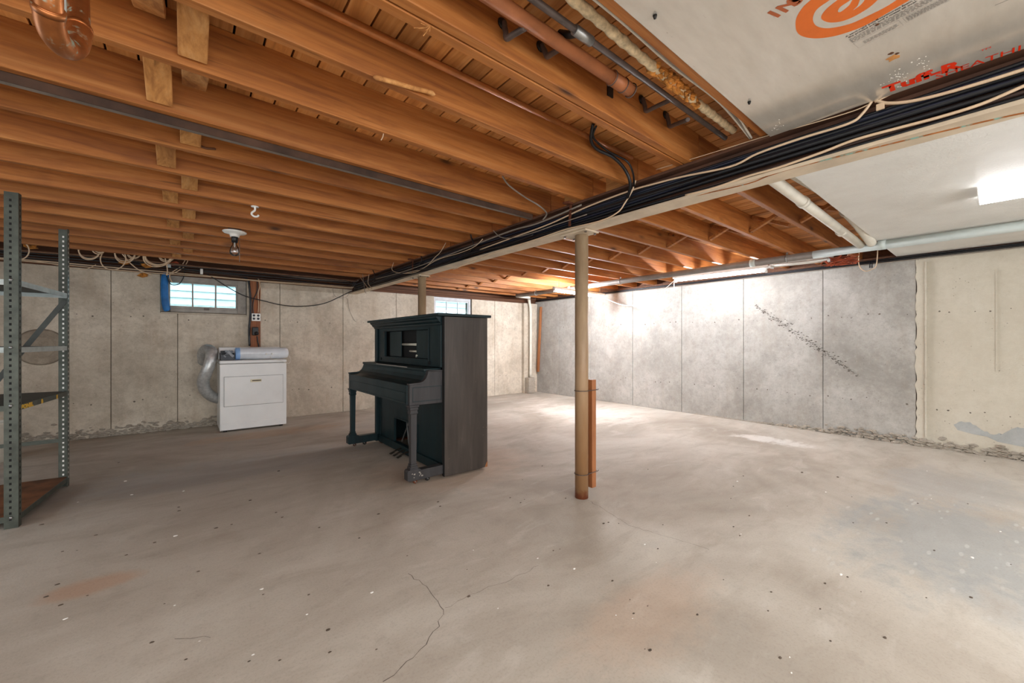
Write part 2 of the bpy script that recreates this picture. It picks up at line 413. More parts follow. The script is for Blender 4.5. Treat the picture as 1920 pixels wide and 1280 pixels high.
wall_right = MB().box(XR+.025, XR+.26, YF-.2, YB+.02, 0, ZWR).build('wall_right', M['joint'], **S)
jr = [.652, 1.532, 2.513, 3.494, 4.465, 5.488, 6.42, YB]
for a, b in zip(jr[:-1], jr[1:]):
    MB().prism([(a+g,0),(b-g,0),(b-g,ZWR),(a+g,ZWR)], XR, XR+.026, 'X').build('concrete_panel', M['wall_right'], wall_right, bevel=.004, seg=1)
ed = [(.655 + rnd.uniform(-.012,.012), ZWR*k/40) for k in range(41)]
MB().prism([(YF,0)] + ed + [(YF,ZWR)], XR-.012, XR+.026, 'X').build('parged_coat', M['parge'], wall_right)
fin = MB(); 
for k in range(30):
    z0, z1 = .12 + k*.0665, .12 + (k+1)*.0665
    r = rnd.uniform(.004,.012); fin.box(XR-.012-.018-r, XR-.01, .57-.007, .57+.007+r*.4, z0, z1)
fin.build('mortar_fin', M['parge'], wall_right, bevel=.002, seg=1)
fin = MB().box(XR-.02, XR-.01, .055, .065, .9, 1.95).build('mortar_fin', M['parge'], wall_right)
# bare patch where the coat has come away
top = [(.36 - k*.52/26, .285 + .05*math.sin(k*.33) + rnd.uniform(-.012,.012)) for k in range(27)]
MB().prism([(.33,.235),(.22,.21),(.12,.20),(.05,.16),(-.2,.13)] + top[::-1], XR-.0145, XR-.01, 'X').build('bare_patch', M['bare'], wall_right)

wall_left = MB().box(XL-.25, XL, YF-.2, YB+.02, 0, ZS+.03).build('wall_left', M['wall_back'], **S)
wall_front = MB().box(XL-.25, XR+.3, YF-.25, YF, 0, ZS+.03).build('wall_front', M['wall_right'], **S)

# sill plates and rim boards
def plates(name, f, layers=((ZW, 2.155, .0), (2.158, 2.197, .012), (2.2, ZJ, .004))):
    b = MB()
    for z0, z1, d in layers: f(b, z0, z1, d)
    return b
plates('', lambda b,z0,z1,d: b.box(XL, XR+.2, YB+.015+d, YB+.16, z0, z1)).build('trim_1', M['plate'], bevel=.002, seg=1, **S)
plates('', lambda b,z0,z1,d: b.box(XR+.015+d, XR+.16, YF, YB+.01, z0, z1), ((ZWR, 2.202, 0), (2.205, ZJ, .01))).build('trim_2', M['plate'], bevel=.002, seg=1, **S)
MB().box(XL, XR+.2, YB+.12, YB+.16, ZJ, ZS+.02).build('trim_3', M['plate'], **S)
MB().box(XR+.12, XR+.16, YF, YB+.1, ZJ, ZS+.02).build('trim_4', M['plate'], **S)

# ceiling: subfloor boards over joists, with cross bridging
ceiling = MB().box(XL-.2, XR+.3, YF-.2, YB+.3, ZS+.026, ZS+.06).build('ceiling', M['void'], **S)
bw = .1028; x = -2.52; first = None; i = 0
while x < XR + .1:
    if first is None:
        first = MB().box(0, bw-.0085, YF, YB+.15, ZS, ZS+.022).build('subfloor_board', M['board'], ceiling); o = first
    else: o = copy_part(first, ceiling)
    o.location = (x, 0, rnd.uniform(-.0015,.0015)); x += bw; i += 1
MB().box(XL, -2.53, YF, YB+.15, ZS, ZS+.022).build('subfloor_board', M['board'], ceiling)
JY = [.745, 1.147, 1.194, 1.56, 1.944, 2.39, 2.79, 3.22, 3.61, 4.025, 4.445, 4.88, 5.32, 5.73, 6.14, 6.55, 6.93]
jl = MB().box(XL, 2.36, 0, .041, ZJ, ZS).build('joist', M['joist'], ceiling, bevel=.003, seg=1)
jrr = MB().box(2.363, XR+.12, 0, .041, ZJ, ZS).build('joist', M['joist'], ceiling, bevel=.003, seg=1)
for k, y in enumerate(JY):
    if k == 0: jl.location = (0,y,0); jrr.location = (0,y,0); continue
    if k != 16: o = copy_part(jl, ceiling, (0, y, rnd.uniform(0,.001)))
    if k != 2:
        o = copy_part(jrr, ceiling, (0, y, rnd.uniform(0,.001)))
bays = [(1.235,1.56)] + [(JY[k]+.041, JY[k+1]) for k in range(3, 16)]
for k, (ya, yb) in enumerate(bays):
    xa, xb = (-.09, .03) if k % 2 == 0 else (.02, -.1)
    if k < 13:
        MB().bar((xa, yb-.012, ZJ+.035), (xa, ya+.012, ZS-.035), .088, .036).build('bridging_strut', M['strut'], ceiling, bevel=.003, seg=1)
        MB().bar((xb, ya+.012, ZJ+.035), (xb, yb-.012, ZS-.035), .088, .036).build('bridging_strut', M['strut'], ceiling, bevel=.003, seg=1)
    xr = 4.2 + rnd.uniform(-.03,.03)
    MB().bar((xr, yb-.01, ZJ+.025), (xr, ya+.01, ZS-.02), .045, .03).build('bridging_strut', M['joist'], ceiling, bevel=.002, seg=1)
    MB().bar((xr+.05, ya+.01, ZJ+.025), (xr+.05, yb-.01, ZS-.02), .045, .03).build('bridging_strut', M['joist'], ceiling, bevel=.002, seg=1)
MB().bar((4.2, 1.14, ZJ+.02), (4.2, .80, ZS-.02), .04, .03).build('bridging_strut', M['joist'], ceiling, bevel=.002, seg=1)
MB().bar((4.26, .80, ZJ+.04), (4.26, 1.14, ZS-.02), .04, .03).build('bridging_strut', M['joist'], ceiling, bevel=.002, seg=1)
# short filler boards seen at the girder ends of the bays
for y in (1.62, 2.02): MB().box(2.30, 2.335, y, y+.16, ZJ+.002, ZS-.05).build('blocking', M['strut'], ceiling, bevel=.003, seg=1)

# ------------------------------------------------------------------ small marks in the concrete
def pits(parent, axis, rows, m, n_at, seed):
    r = random.Random(seed); b = MB()
    for zc, xs in rows:
        for xx in xs:
            for q in range(n_at):
                s = r.uniform(.004,.011); a, z = xx + r.uniform(-.03,.03), zc + r.uniform(-.025,.02)
                if axis == 'Y': b.blob((a, YB, z), s, (1.2,.25,1), r)
                else: b.blob((XR, a, z), s, (.25,1.2,1), r)
    return b.build('tie_holes', m, parent, kind='stuff')
xs = [-1.6,-1.05,-.93,-.55,-.42,-.2,.05,.75,.95,1.3,1.42,1.55,1.72,1.9,2.3,2.45,2.75,2.9,3.2,3.4,3.7,4.9,5.1,5.5,5.7,5.95]
pits(wall_back, 'Y', [(1.53,xs),(.44,xs)], M['pit'], 1, 3)
ys = [.75,.95,1.1,1.22,1.32,1.45,1.68,1.83,1.95,2.05,2.16,2.3,2.6,2.8,2.95,3.1,3.3,3.6,3.72,3.86,4.0,4.2,4.6,4.75,4.9,5.1,5.3,5.6,5.8,6.1,6.25,6.6,6.8]
pits(wall_right, 'X', [(1.53,ys),(.49,ys)], M['pit'], 1, 4)
# parged-side tie holes sit a little proud with the coat
b = MB()
for yy in (.47,.40,.22,.12,-.02,-.2,-.4):
    for z in (1.53,.44): b.blob((XR-.012, yy+rnd.uniform(-.02,.02), z+rnd.uniform(-.02,.02)), rnd.uniform(.005,.010), (.3,1.2,1), rnd, 6, .8)
b.build('tie_holes', M['pit'], wall_right, kind='stuff')
# honeycombed pour line running down across the right wall
b = MB(); b2 = MB()
P0, P1 = PX(1415,572,XR), PX(1612,706,XR)
for k in range(760):
    t = rnd.random(); p = P0.lerp(P1, t); sp = .012 + .04*math.sin(math.pi*t)*rnd.random()
    p.y += rnd.gauss(0, sp*.8); p.z += rnd.gauss(0, sp*.7); p.x = XR
    (b if rnd.random() < .45 else b2).blob(p, rnd.uniform(.003,.009), (.45,1.7,.6), rnd)
b.build('honeycomb_voids', M['void_dark'], wall_right, kind='stuff'); b2.build('honeycomb_stones', M['wall_right'], wall_right, kind='stuff')
# crumbling foot of the walls
b = MB()
for k in range(900):
    y = rnd.uniform(-1.2, 3.3); f = max(0.1, min(1, (2.6-y)/1.6))
    b.blob((XR - rnd.uniform(0,.035)*f, y, abs(rnd.gauss(0,.05))*f), rnd.uniform(.008,.026)*(.5+.5*f), (.8,1.6,.8), rnd)
b.build('rubble', M['rubble'], wall_right, kind='stuff')
b = MB()
for k in range(700):
    x = rnd.uniform(-2.4, 1.2); b.blob((x, YB - rnd.uniform(0,.02), abs(rnd.gauss(0,.055))), rnd.uniform(.008,.022), (1.7,.8,.8), rnd)
b.build('rubble', M['rubble'], wall_back, kind='stuff')
# filled-in flue thimble on the back wall
b = MB().lathe([(.0,-.006),(.19,-.006),(.215,.004),(.205,.02),(.0,.02)], (-1.33, YB-.012, 1.14), 40, 'Y'); b.ring((-1.33,YB-.012,1.14), .125, .010, 'Y', 36); b.ring((-1.33,YB-.010,1.14), .165, .006, 'Y', 36)
b.build('flue_patch', M['patch'], wall_back)
# floor cracks and debris
def crack(pts, w=.0035, seed=1):
    r = random.Random(seed); pp = [Vector(p) for p in pts]; out = []
    for a, c in zip(pp[:-1], pp[1:]):
        n = max(3, int((c-a).length/.03))
        for k in range(n):
            p = a.lerp(c, k/n); out.append(Vector((p.x+r.uniform(-.008,.008), p.y+r.uniform(-.008,.008), 0)))
    out.append(pp[-1]); b = MB()
    for a, c in zip(out[:-1], out[1:]):
        d = (c-a).normalized(); s = Vector((-d.y,d.x,0))*w*r.uniform(.3,.7)
        b.add([a-s+Vector((0,0,.0004)), a+s+Vector((0,0,.0004)), c+s+Vector((0,0,.0004)), c-s+Vector((0,0,.0004))], [(0,1,2,3)])
    return b
def fl(u, v): p = PZ(u, v, 0); return (p.x, p.y, 0)
crack([fl(722,1278),fl(775,1230),fl(815,1185),fl(833,1142),fl(805,1105),fl(765,1075)], .0026).build('crack', M['pit'], floor)
crack([fl(833,1142),fl(880,1115),fl(960,1085),fl(1010,1060)], .0014, 2).build('crack', M['pit'], floor)
crack([fl(1100,935),fl(1180,985),fl(1330,1030)], .002, 3).build('crack', M['pit'], floor)
crack([fl(330,1195),fl(395,1195)], .002, 4).build('crack', M['pit'], floor)
b = MB(); b2 = MB()
for k in range(120):
    u, v = rnd.uniform(60, 1900), rnd.uniform(860, 1270); p = PZ(u, v, 0)
    if p.y > 6.8 or p.x > 6.4: continue
    (b if rnd.random() < .85 else b2).blob((p.x, p.y, .001), rnd.uniform(.002,.006)*(.6+.25*(p.length)), (1.6,1,.35), rnd)
b.build('debris', M['dirt'], floor, kind='stuff'); b2.build('debris', M['porcelain'], floor, kind='stuff')
# ------------------------------------------------------------------ girder and posts
GX0, GX1, GZ = 2.195, 2.330, 2.035
def skewed(b):
    for p in b.v: p.x += gshift(p.y)
    return b
gd = thing('steel_girder', 'long brown steel I-girder with cream lower flange carrying the joists', 'girder', (2.345, 2.0, GZ))
skewed(MB().box(GX0, GX1, YF, YB-.002, GZ, GZ+.017)).build('bottom_flange', M['cream_steel'], gd, bevel=.003, label='cream painted lower flange')
skewed(MB().box(2.254, 2.272, YF, YB-.002, GZ+.0175, ZJ-.018)).build('web', M['web'], gd)
skewed(MB().box(GX0, GX1, YF, YB-.002, ZJ-.0175, ZJ-.001)).build('top_flange', M['web'], gd, bevel=.003)

def column(x, y, label):
    t = thing('support_column', label, 'column', (x, y, 0), 'steel columns under the girder')
    MB().cyl((x,y,.0005), (x,y,GZ-.014), .051, 28).build('column_tube', M['pole'], t)
    c = MB().box(x-.105, x+.048, y-.13, y+.13, GZ-.013, GZ-.001).build('cap_plate', M['cream_steel'], t, bevel=.002)
    for dx, dy in ((-.075,-.105),(-.075,.105),(.03,-.105),(.03,.105)):
        MB().lathe([(.009,-.008),(.009,0)], (x+dx, y+dy, GZ-.0135), 6).build('bolt', M['iron'], c)
    return t
P1X, P1Y = 2.375, 2.068
column(P1X, P1Y, 'tan round steel column in the foreground with a wooden post wired to it')
column(2.335, 4.69, 'tan round steel column standing behind the black piano')
st = thing('wooden_post', 'short reddish square wooden post strapped to the near steel column', 'post', (2.48, 2.05, .06))
MB().box(2.453, 2.501, 2.028, 2.075, .062, .905).build('post', M['stud'], st, bevel=.003)
for z in (.825, .185):
    b = MB().ring((P1X,P1Y,z), .0545, .003, 'Z', 36, 6)
    b.tube([(P1X+.03,P1Y-.046,z),(2.465,2.024,z),(2.51,2.024,z),(2.53,2.028,z+.004)], .003, 6)
    b.tube([(P1X+.052,P1Y+.02,z),(2.465,2.079,z),(2.51,2.078,z),(2.52,2.038,z)], .003, 6)
    b.tube([(P1X-.05,P1Y-.02,z),(P1X-.062,P1Y-.026,z+.003)], .0035, 6)
    b.build('wire_band', M['iron'], st)

def clip(x, y, z1, label):
    t = thing('girder_strap', label, 'bracket', (x, y, z1-.15), 'rusty straps on the girder')
    MB().bar((x-.004, y-.004, z1), (x-.004, y+.01, z1-.16), .022, .005, (1,0,0)).build('strap', M['rust'], t)
    MB().bar((x-.03, y-.028, z1+.002), (x-.03, y+.032, z1+.008), .055, .014).build('clip_head', M['rust'], t, bevel=.002)
clip(GX0-.004+gshift(2.06), 2.06, ZJ-.008, 'rusty strap with a cross head on the girder above the near column')
clip(GX0-.004+gshift(4.7), 4.70, ZJ-.008, 'rusty strap with a cross head on the girder above the far column')

# ------------------------------------------------------------------ cables lying in the girder
GP = 2.204
def GPX(u, v, x=GP-.012):
    q = x
    for _ in range(5): p = PX(u, v, q); q = x + gshift(p.y)
    return p
def cable(pts, r, mat, label, cat='cable', name='cable', group=None, k=6, n=7):
    return solo(MB().tube(smooth_path(pts, k), r, n), name, mat, label, cat, group)
gx = lambda l, x=GP-.012: [GPX(u, v, x) for u, v in l]
cable(gx([(1960,118),(1920,130),(1850,152),(1760,178),(1700,191),(1660,193),(1637,186)]), .0065, M['cream_cable'], 'cream flat cable on the girder right of the cable clip under the foil board')
cable(gx([(1637,186),(1617,213),(1590,232),(1500,260),(1420,288),(1370,312),(1280,331),(1225,345),(1180,358),(1100,388),(1030,420),(960,446),(900,468)]), .0058, M['cream_cable'], 'cream cable dipping from the cable clip and running left over the black cables')
cable(gx([(1960,146),(1920,161),(1840,195),(1760,220),(1680,241),(1600,263),(1540,286),(1460,314),(1400,331),(1340,352),(1285,366)], GP-.006), .0062, M['cream_cable'], 'lower cream cable along the girder just above its cream flange')
cable(gx([(1192,338),(1185,358),(1172,380),(1158,398),(1125,414),(1060,430),(1010,447),(960,463),(905,482),(850,505)], GP-.018), .0048, M['cream_cable'], 'cream cable curving down across the girder right of the near column')
cable(gx([(1100,402),(1040,422),(1000,436),(960,446),(938,444),(925,432)], GP-.024), .004, M['grey_cable'], 'thin grey cable looping up to a joist left of the near column strap')
cable(gx([(1940,208),(1880,220),(1760,248),(1640,277),(1500,312),(1440,330),(1400,345),(1300,368)], GP), .003, M['copper'], 'thin bare copper wire along the upper edge of the cream flange')
cable([GPX(1640,192,2.19), GPX(1680,172,2.19), GPX(1740,145,2.19), GPX(1830,112,2.19), GPX(1930,80,2.19)], .003, M['cream_cable'], 'thin cream wire rising right along the top of the girder from the clip')
cable([GPX(1636,192,2.19), GPX(1600,208,2.19), GPX(1520,232,2.19), GPX(1430,257,2.19), GPX(1330,288,2.19), GPX(1230,318,2.19)], .0022, M['cream_cable'], 'thin pale wire running left along the top edge of the girder')
t = thing('cable_clip', 'pale cable clip on the girder where the cream cables split', 'clip', tuple(GPX(1645,196,2.19)))
p = GPX(1640,186,2.19); MB().box(p.x-.008,p.x+.004,p.y-.02,p.y+.016,p.z-.006,p.z+.012).build('saddle', M['cream_cable'], t, bevel=.002)
p = GPX(1650,197,2.19); MB().box(p.x-.004,p.x+.004,p.y-.014,p.y+.012,p.z-.02,p.z+.006).build('tab', M['cream_cable'], t, bevel=.001)
r_ = random.Random(21)
mats = ['black_cable','blue_cable','black_cable','brown_cable','black_cable','blue_cable','black_cable','brown_cable','black_cable']
words = ['topmost','second','third','fourth','fifth','sixth','seventh','eighth','lowest']
for i, mt in enumerate(mats):
    z0 = 2.186 - i*.0145; x0 = 2.222 - .006*math.sin(i*1.7)
    pts = []
    for k in range(40):
        y = -2.8 + k*9.8/39; am = .010
        pts.append((x0 + gshift(y) + .012*mnoise.noise((i*7.1, y*.6, 0)), y, max(2.062, min(2.207, z0 + am*2.4*mnoise.noise((i*3.3+9, y*.55, 4)) - .006*math.sin(y*.9+i)))))
    cable(pts, r_.choice([.0075,.009,.0095,.011]), M[mt], words[i] + ' dark cable in the bundle along the side of the girder', group='dark cables along the girder', k=3)
# looser black cables near the far end
for i, l in enumerate([[(1090,395),(1000,432),(930,458),(860,486),(800,508),(740,526),(690,540)],
                       [(1090,384),(1010,418),(960,432),(900,455),(830,482),(760,508),(705,523)],
                       [(1000,440),(940,462),(880,475),(820,500),(760,510),(700,530),(672,541)]]):
    cable(gx(l, GP-.004-.01*i), .007, M['grey_cable' if i==1 else 'black_cable'], ['low loose black cable on the far half of the girder','grey loose cable along the far half of the girder','short loose black cable near the far end of the girder'][i])
cable(gx([(905,448),(890,462),(862,474),(820,487),(788,506),(770,512),(745,511),(735,505),(738,492)], GP-.02), .004, M['cream_cable'], 'pale cable hooked in a slack loop by the far column strap')
cable(gx([(836,455),(826,472),(815,483),(795,502),(760,512)], GP-.026), .004, M['cream_cable'], 'pale cable end sticking up beside the far column strap')
for i,(l,m_) in enumerate([([(672,515),(690,540)],'cream_cable'),([(680,513),(684,545)],'grey_cable'),([(692,514),(690,530),(695,538)],'cream_cable')]):
    cable(gx(l+[(l[-1][0]+3,l[-1][1]+4)], GP-.03-.006*i), .004, M[m_], ['pale wire end dangling at the far end of the girder, leftmost of three','grey wire end dangling at the far end of the girder, middle of three','pale wire end dangling at the far end of the girder, rightmost of three'][i])
# black cable pair dropping from the joist bay on to the girder
cable([PY(1112,232,1.45), PY(1108,262,1.50), PY(1120,280,1.52), PX(1150,295,2.0), PX(1172,318,2.1), PX(1182,345,2.16), GPX(1176,372,2.19)], .010, M['black_cable'], 'thick black cable dropping from the joist bay on to the girder')
cable([PY(1118,236,1.44), PY(1113,258,1.49), PY(1140,283,1.50), PX(1175,302,2.03), PX(1187,325,2.13), GPX(1189,350,2.19)], .006, M['black_cable'], 'thinner black cable beside the thick one dropping on to the girder')
cable([PY(942,330,2.2), PY(955,348,2.2), PX(985,370,2.0), PX(1010,385,2.08), GPX(1025,400,2.175), GPX(1018,412,2.19)], .006, M['grey_cable'], 'grey armoured cable arching from a joist down to the girder left of the strap')
for (u,v),lab in zip([(885,430),(788,458),(700,490)],['near','middle','far']):
    cable([GPX(u,v,2.15), GPX(u-2,v+12,2.18), GPX(u+3,v+30,2.19), GPX(u-6,v+45,2.195)], .007, M['black_cable'], f'black cable tail from a joist bay to the girder, {lab} one beyond the near column')

# ------------------------------------------------------------------ foil-faced insulation board overhead (left of the girder)
ZB = 2.219
ib = thing('insulation_board', 'white printed insulation board nailed overhead between joists and girder', 'board', (1.0, -.6, ZB))
MB().prism([(-2.4,YF+.02),(2.187+gshift(YF),YF+.02),(2.187+gshift(.738),.738),(-2.4,.738)], ZB, ZJ-.001, 'Z').build('panel', M['foil'], ib, bevel=.002)
M['orange'] = plain('orange_print', '#d96a1c', .5, var=.05); M['rust_print'] = plain('brown_print', '#a8562c', .5, var=.05)
M['red'] = plain('red_print', '#e8340c', .5, var=.05); M['ink'] = plain('grey_ink', '#6f6a66', .6, var=.1); M['darkink'] = plain('dark_ink', '#3c3836', .6, var=.1)
def flat(poly, z, name, m, parent, px=True):
    pts = [PZ(u, v, ZB) for u, v in poly] if px else [Vector((a,b,ZB)) for a,b in poly]
    return MB().prism([(p.x,p.y) for p in pts], z, ZB, 'Z').build(name, m, parent)
Z6 = lambda l: [(1420+a/3.84, b/3.84) for a, b in l]
def curvy(l):
    pts = [Vector((a,b,0)) for a,b in l]; return [(p.x,p.y) for p in smooth_path(pts, 5)]
flat(curvy(Z6([(560,-140),(450,-60),(385,0),(330,50),(285,120),(275,180),(290,235),(340,265),(430,275),(540,262),(640,235),(760,190),(880,125),(1000,55),(1095,0),(1200,-70),(1270,-130)])), ZB-.0006, 'print_swirl', M['orange'], ib)
flat(curvy(Z6([(660,-100),(590,-50),(520,0),(430,65),(400,130),(420,180),(480,200),(560,195),(680,165),(800,110),(920,50),(1000,0),(1080,-55),(1120,-100)])), ZB-.0009, 'print_swirl_gap', M['foil'], ib)
flat(curvy(Z6([(690,-80),(640,-45),(575,0),(500,60),(460,115),(475,145),(530,160),(610,150),(700,115),(800,55),(865,0),(930,-50),(960,-80)])), ZB-.0012, 'print_swirl', M['orange'], ib)
flat(curvy(Z6([(730,-60),(665,0),(600,45),(580,75),(590,85),(615,72),(660,35),(690,-10),(750,-60)])), ZB-.0015, 'print_swirl_gap', M['foil'], ib)
flat(curvy(Z6([(800,-50),(770,0),(740,35),(690,70),(720,40),(735,5),(760,-50)])), ZB-.0015, 'print_swirl_gap', M['foil'], ib)
def printed(txt, at, ang, size, m, parent, name='print_text', z=ZB-.0006, sx=1.0, bold=0.0, normal=None):
    """flat lettering as a mesh; local x runs along ang (in XY), seen from below"""
    cu = bpy.data.curves.new('t', 'FONT'); cu.body = txt; cu.size = size; cu.offset = bold; cu.resolution_u = 2; cu.fill_mode = 'BOTH'
    ob = bpy.data.objects.new('t', cu); COL.objects.link(ob)
    dg = bpy.context.evaluated_depsgraph_get(); me = bpy.data.meshes.new_from_object(ob.evaluated_get(dg))
    bpy.data.objects.remove(ob); bpy.data.curves.remove(cu)
    if normal is None:
        ex = Vector((math.cos(ang), math.sin(ang), 0)); ez = Vector((0,0,-1)); ey = ez.cross(ex)
    else: ex, ey, ez = normal
    o_ = Vector(at); off = parent_loc(parent)
    for v in me.vertices: p = v.co; v.co = o_ + ex*p.x*sx + ey*p.y + ez*p.z - off
    me.materials.clear(); me.materials.append(m); me.update()
    o = bpy.data.objects.new(name, me); COL.objects.link(o); o.parent = parent; return o
DOWN = -math.pi/2
def on_board(u, v, z=ZB-.0006): p = PZ(u, v, ZB); return (p.x, p.y, z)
# INSULATION on an arc above the swirl
c = PZ(1600, -40, ZB)
for ch, (u, v) in zip('INSULATION', [(1456,34),(1471,25),(1490,13),(1508,-2),(1534,-34),(1550,-54),(1566,-74),(1580,-90),(1592,-104),(1604,-122)]):
    p = PZ(u, v, ZB); q_ = PZ(u+26, v-20, ZB); a = math.atan2(q_.y-p.y, q_.x-p.x)
    printed(ch, (p.x,p.y,ZB-.0006), a, .066, M['rust_print'], ib, bold=.002)
p0 = PZ(1586,70,ZB); p1 = PZ(1712,2,ZB); ang = math.atan2(p1.y-p0.y, p1.x-p0.x)
ex = Vector((math.cos(ang), math.sin(ang), 0)); ey = Vector((0,0,-1)).cross(ex)
def blk(dx, dy): v = Vector((p0.x,p0.y,ZB-.0006)) + ex*dx + ey*dy; return v
printed('A semi-rigid polyisocyanurate foam board', blk(0,0), ang, .0115, M['darkink'], ib, bold=.0002)
printed('the printed side and a metal all over', blk(.003,-.0125), ang, .0115, M['darkink'], ib, bold=.0002)
for k in range(6):
    b = MB(); x = .0
    rr = random.Random(k)
    while x < .245:
        wd = rr.uniform(.004,.012); 
        q1, q2 = blk(x,-.022-k*.0052), blk(x+wd,-.022-k*.0052); h = ey*.0018
        b.add([q1,q2,q2+h,q1+h], [(0,1,2,3)]); x += wd+.003
    b.build('fine_print', M['ink'], ib, kind='stuff')
b = MB()
for dx0, dx1, dy0, dy1 in ((.125,.245,-.056,-.090),(.0,.115,-.056,-.098)):
    for (xa,ya,xb,yb) in ((dx0,dy0,dx1,dy0),(dx0,dy1,dx1,dy1),(dx0,dy0,dx0,dy1),(dx1,dy0,dx1,dy1)):
        d = .0006; q1, q2 = blk(xa,ya), blk(xb,yb); s = ey*d if ya==yb else ex*d
        b.add([q1,q2,q2+s,q1+s], [(0,1,2,3)])
b.build('print_frame', M['ink'], ib)
b = MB()
for k in range(6):
    x = .13; rr = random.Random(k+50)
    while x < .236:
        wd = rr.uniform(.003,.007); q1, q2 = blk(x,-.064-k*.0044), blk(x+wd,-.064-k*.0044); h = ey*.0018
        b.add([q1,q2,q2+h,q1+h], [(0,1,2,3)]); x += wd+.002
for k in range(4):
    x = .02; rr = random.Random(k+80)
    while x < .1:
        wd = rr.uniform(.004,.01); q1, q2 = blk(x,-.074-k*.0052), blk(x+wd,-.074-k*.0052); h = ey*.0018
        b.add([q1,q2,q2+h,q1+h], [(0,1,2,3)]); x += wd+.0025
b.build('fine_print', M['ink'], ib, kind='stuff')
q0 = PZ(1664,166,ZB); printed('Tuff-R', (2.222, .312, ZB-.0006), DOWN+.03, .086, M['red'], ib, sx=.95, bold=.004)
printed('TM', (2.165, .055, ZB-.0006), DOWN, .018, M['red'], ib)
printed('SHEATHING', (2.258, .172, ZB-.0006), DOWN+.02, .056, M['red'], ib, sx=.95)
# torn spots, nails and scuffs in the foil
def spot(u, v, r, m, name, seed, sq=(1,1,.08)):
    p = PZ(u, v, ZB); b = MB(); rr = random.Random(seed)
    b.blob((p.x,p.y,ZB-.0002), r, sq, rr, 9, .7); return b.build(name, m, ib)
spot(1675,108,.019,M['strut'],'torn_hole',1); spot(1670,100,.008,M['plate'],'torn_hole',2); spot(1681,101,.008,M['plate'],'torn_hole',9)
spot(1645,46,.006,M['plate'],'torn_hole',3,(1,1,.1)); spot(1644,36,.004,M['plate'],'torn_hole',4)
M['scuff'] = plain('bright_scuff', '#efece6', .4, var=.02)
b = MB()
for cx_, cy_, n_, sp in ((1680,148,46,11),(1728,118,18,8),(1458,238,14,6)):
    for k in range(n_):
        p = PZ(cx_+rnd.gauss(0,sp), cy_+rnd.gauss(0,sp*.8), ZB); b.blob((p.x,p.y,ZB-.0001), rnd.uniform(.0012,.004), (1.4,.8,.12), rnd)
b.build('foil_scuffs', M['scuff'], ib, kind='stuff')
for u, v in ((1228,28),(1405,190)):
    p = PZ(u, v, ZB); MB().lathe([(.007,-.002),(.004,-.012),(.0,-.014)], (p.x,p.y,ZB), 8).build('nail', M['iron_black'], ib)
MB().box(1.9,1.902,-.3,.02,ZB-.0003,ZB).build('board_seam', M['ink'], ib)

# white stippled panel right of the girder, with the big lamp on it
cp = thing('ceiling_panel', 'white stippled ceiling panel beyond the girder at upper right', 'panel', (4.4,-1.0,ZB))
MB().box(2.445, 6.592, YF+.02, .82, ZB, ZJ-.001).build('panel', M['stipple'], cp, bevel=.002)
def wrap_light(x0, x1, y0, y1, zt, label):
    t = thing('wraparound_lamp', label, 'ceiling lamp', ((x0+x1)/2,(y0+y1)/2,zt-.08))
    MB().box(x0+.03, x1-.03, y0+.01, y1-.01, zt-.022, zt-.001).build('housing', M['white_paint'], t)
    xm = (x0+x1)/2; hw = (x1-x0)/2; prof = []
    for k in range(13):
        a = math.pi*k/12; prof.append((xm - hw*math.copysign(abs(math.cos(a))**.6, math.cos(a)), zt-.024-.056*math.sin(a)**.8))
    MB().prism(prof, y0, y1, 'Y').build('diffuser', M['wrap_lamp'], t)
    for y in (y0-.006, y1): MB().prism([(a, z-.001 if z < zt-.03 else z+.02) for a, z in prof], y, y+.006, 'Y').build('end_cap', M['white_paint'], t)
wrap_light(4.03, 4.29, -1.12, .11, ZB, 'glowing white wraparound lamp on the stippled ceiling panel')
wrap_light(.15, .41, -2.3, -1.08, ZB, 'added wraparound fill lamp under the board behind the viewpoint')  # fixture added out of view as fill light

# ------------------------------------------------------------------ fluorescent strips along the right wall
def strip(a, b, label, lit=True, mat='tube', tubes=1):
    a = Vector(a); b = Vector(b); d = (b-a).normalized(); mid = (a+b)/2
    t = thing('fluorescent_strip', label, 'strip lamp', tuple(mid), 'fluorescent strip lamps')
    up = Vector((0,0,1))
    MB().bar(a-d*.03+up*.047, b+d*.03+up*.047, .05, .04).build('channel', M['white_paint'], t, bevel=.004)
    s = d.cross(up).normalized()
    offs = [0] if tubes == 1 else [-.04,.04]
    for q in offs:
        MB().cyl(a+d*.012+s*q, b-d*.012+s*q, .0165 if lit else .013, 14).build('lamp_tube', M[mat] if lit else M['dead_tube'], t)
    for p in (a, b):
        e = MB(); e.bar(p-d*.012-up*.012, p+d*.012-up*.012, .05 if tubes==1 else .12, .03); e.bar(p-d*.012+up*.012, p+d*.012+up*.012, .03, .06)
        e.build('lamp_socket', M['white_paint'], t, bevel=.003)
    return t, a, b, d
p, q = PZ(1040,545,2.05), PZ(1131,557,2.05)
t1, a1, b1, d1 = strip(p, q, 'lit fluorescent strip behind the near column, ending by the right wall', mat='tube_far')
for pp in (a1+Vector((.1,0,0)), b1-Vector((.1,0,0))):
    MB().cyl(pp+Vector((0,0,.07)), (pp.x,pp.y,ZJ+.0), .004, 6).build('hanger_wire', M['galv'], t1)
k0 = b1 - d1*.14
b = MB(); b.tube([k0+Vector((0,0,.02)), k0+Vector((0,0,-.06))], .003, 6); b.blob(k0+Vector((.0,0,-.07)), .022, (1,1,1.1)); b.ring(k0+Vector((-.02,0,-.045)), .022, .003, 'Y', 14, 6); b.ring(k0+Vector((.025,0,-.05)), .018, .003, 'Y', 14, 6)
b.tube([k0+Vector((-.01,0,-.08)), k0+Vector((-.012,0,-.46))], .0018, 5); b.build('pull_cord', M['white_cable'], t1)
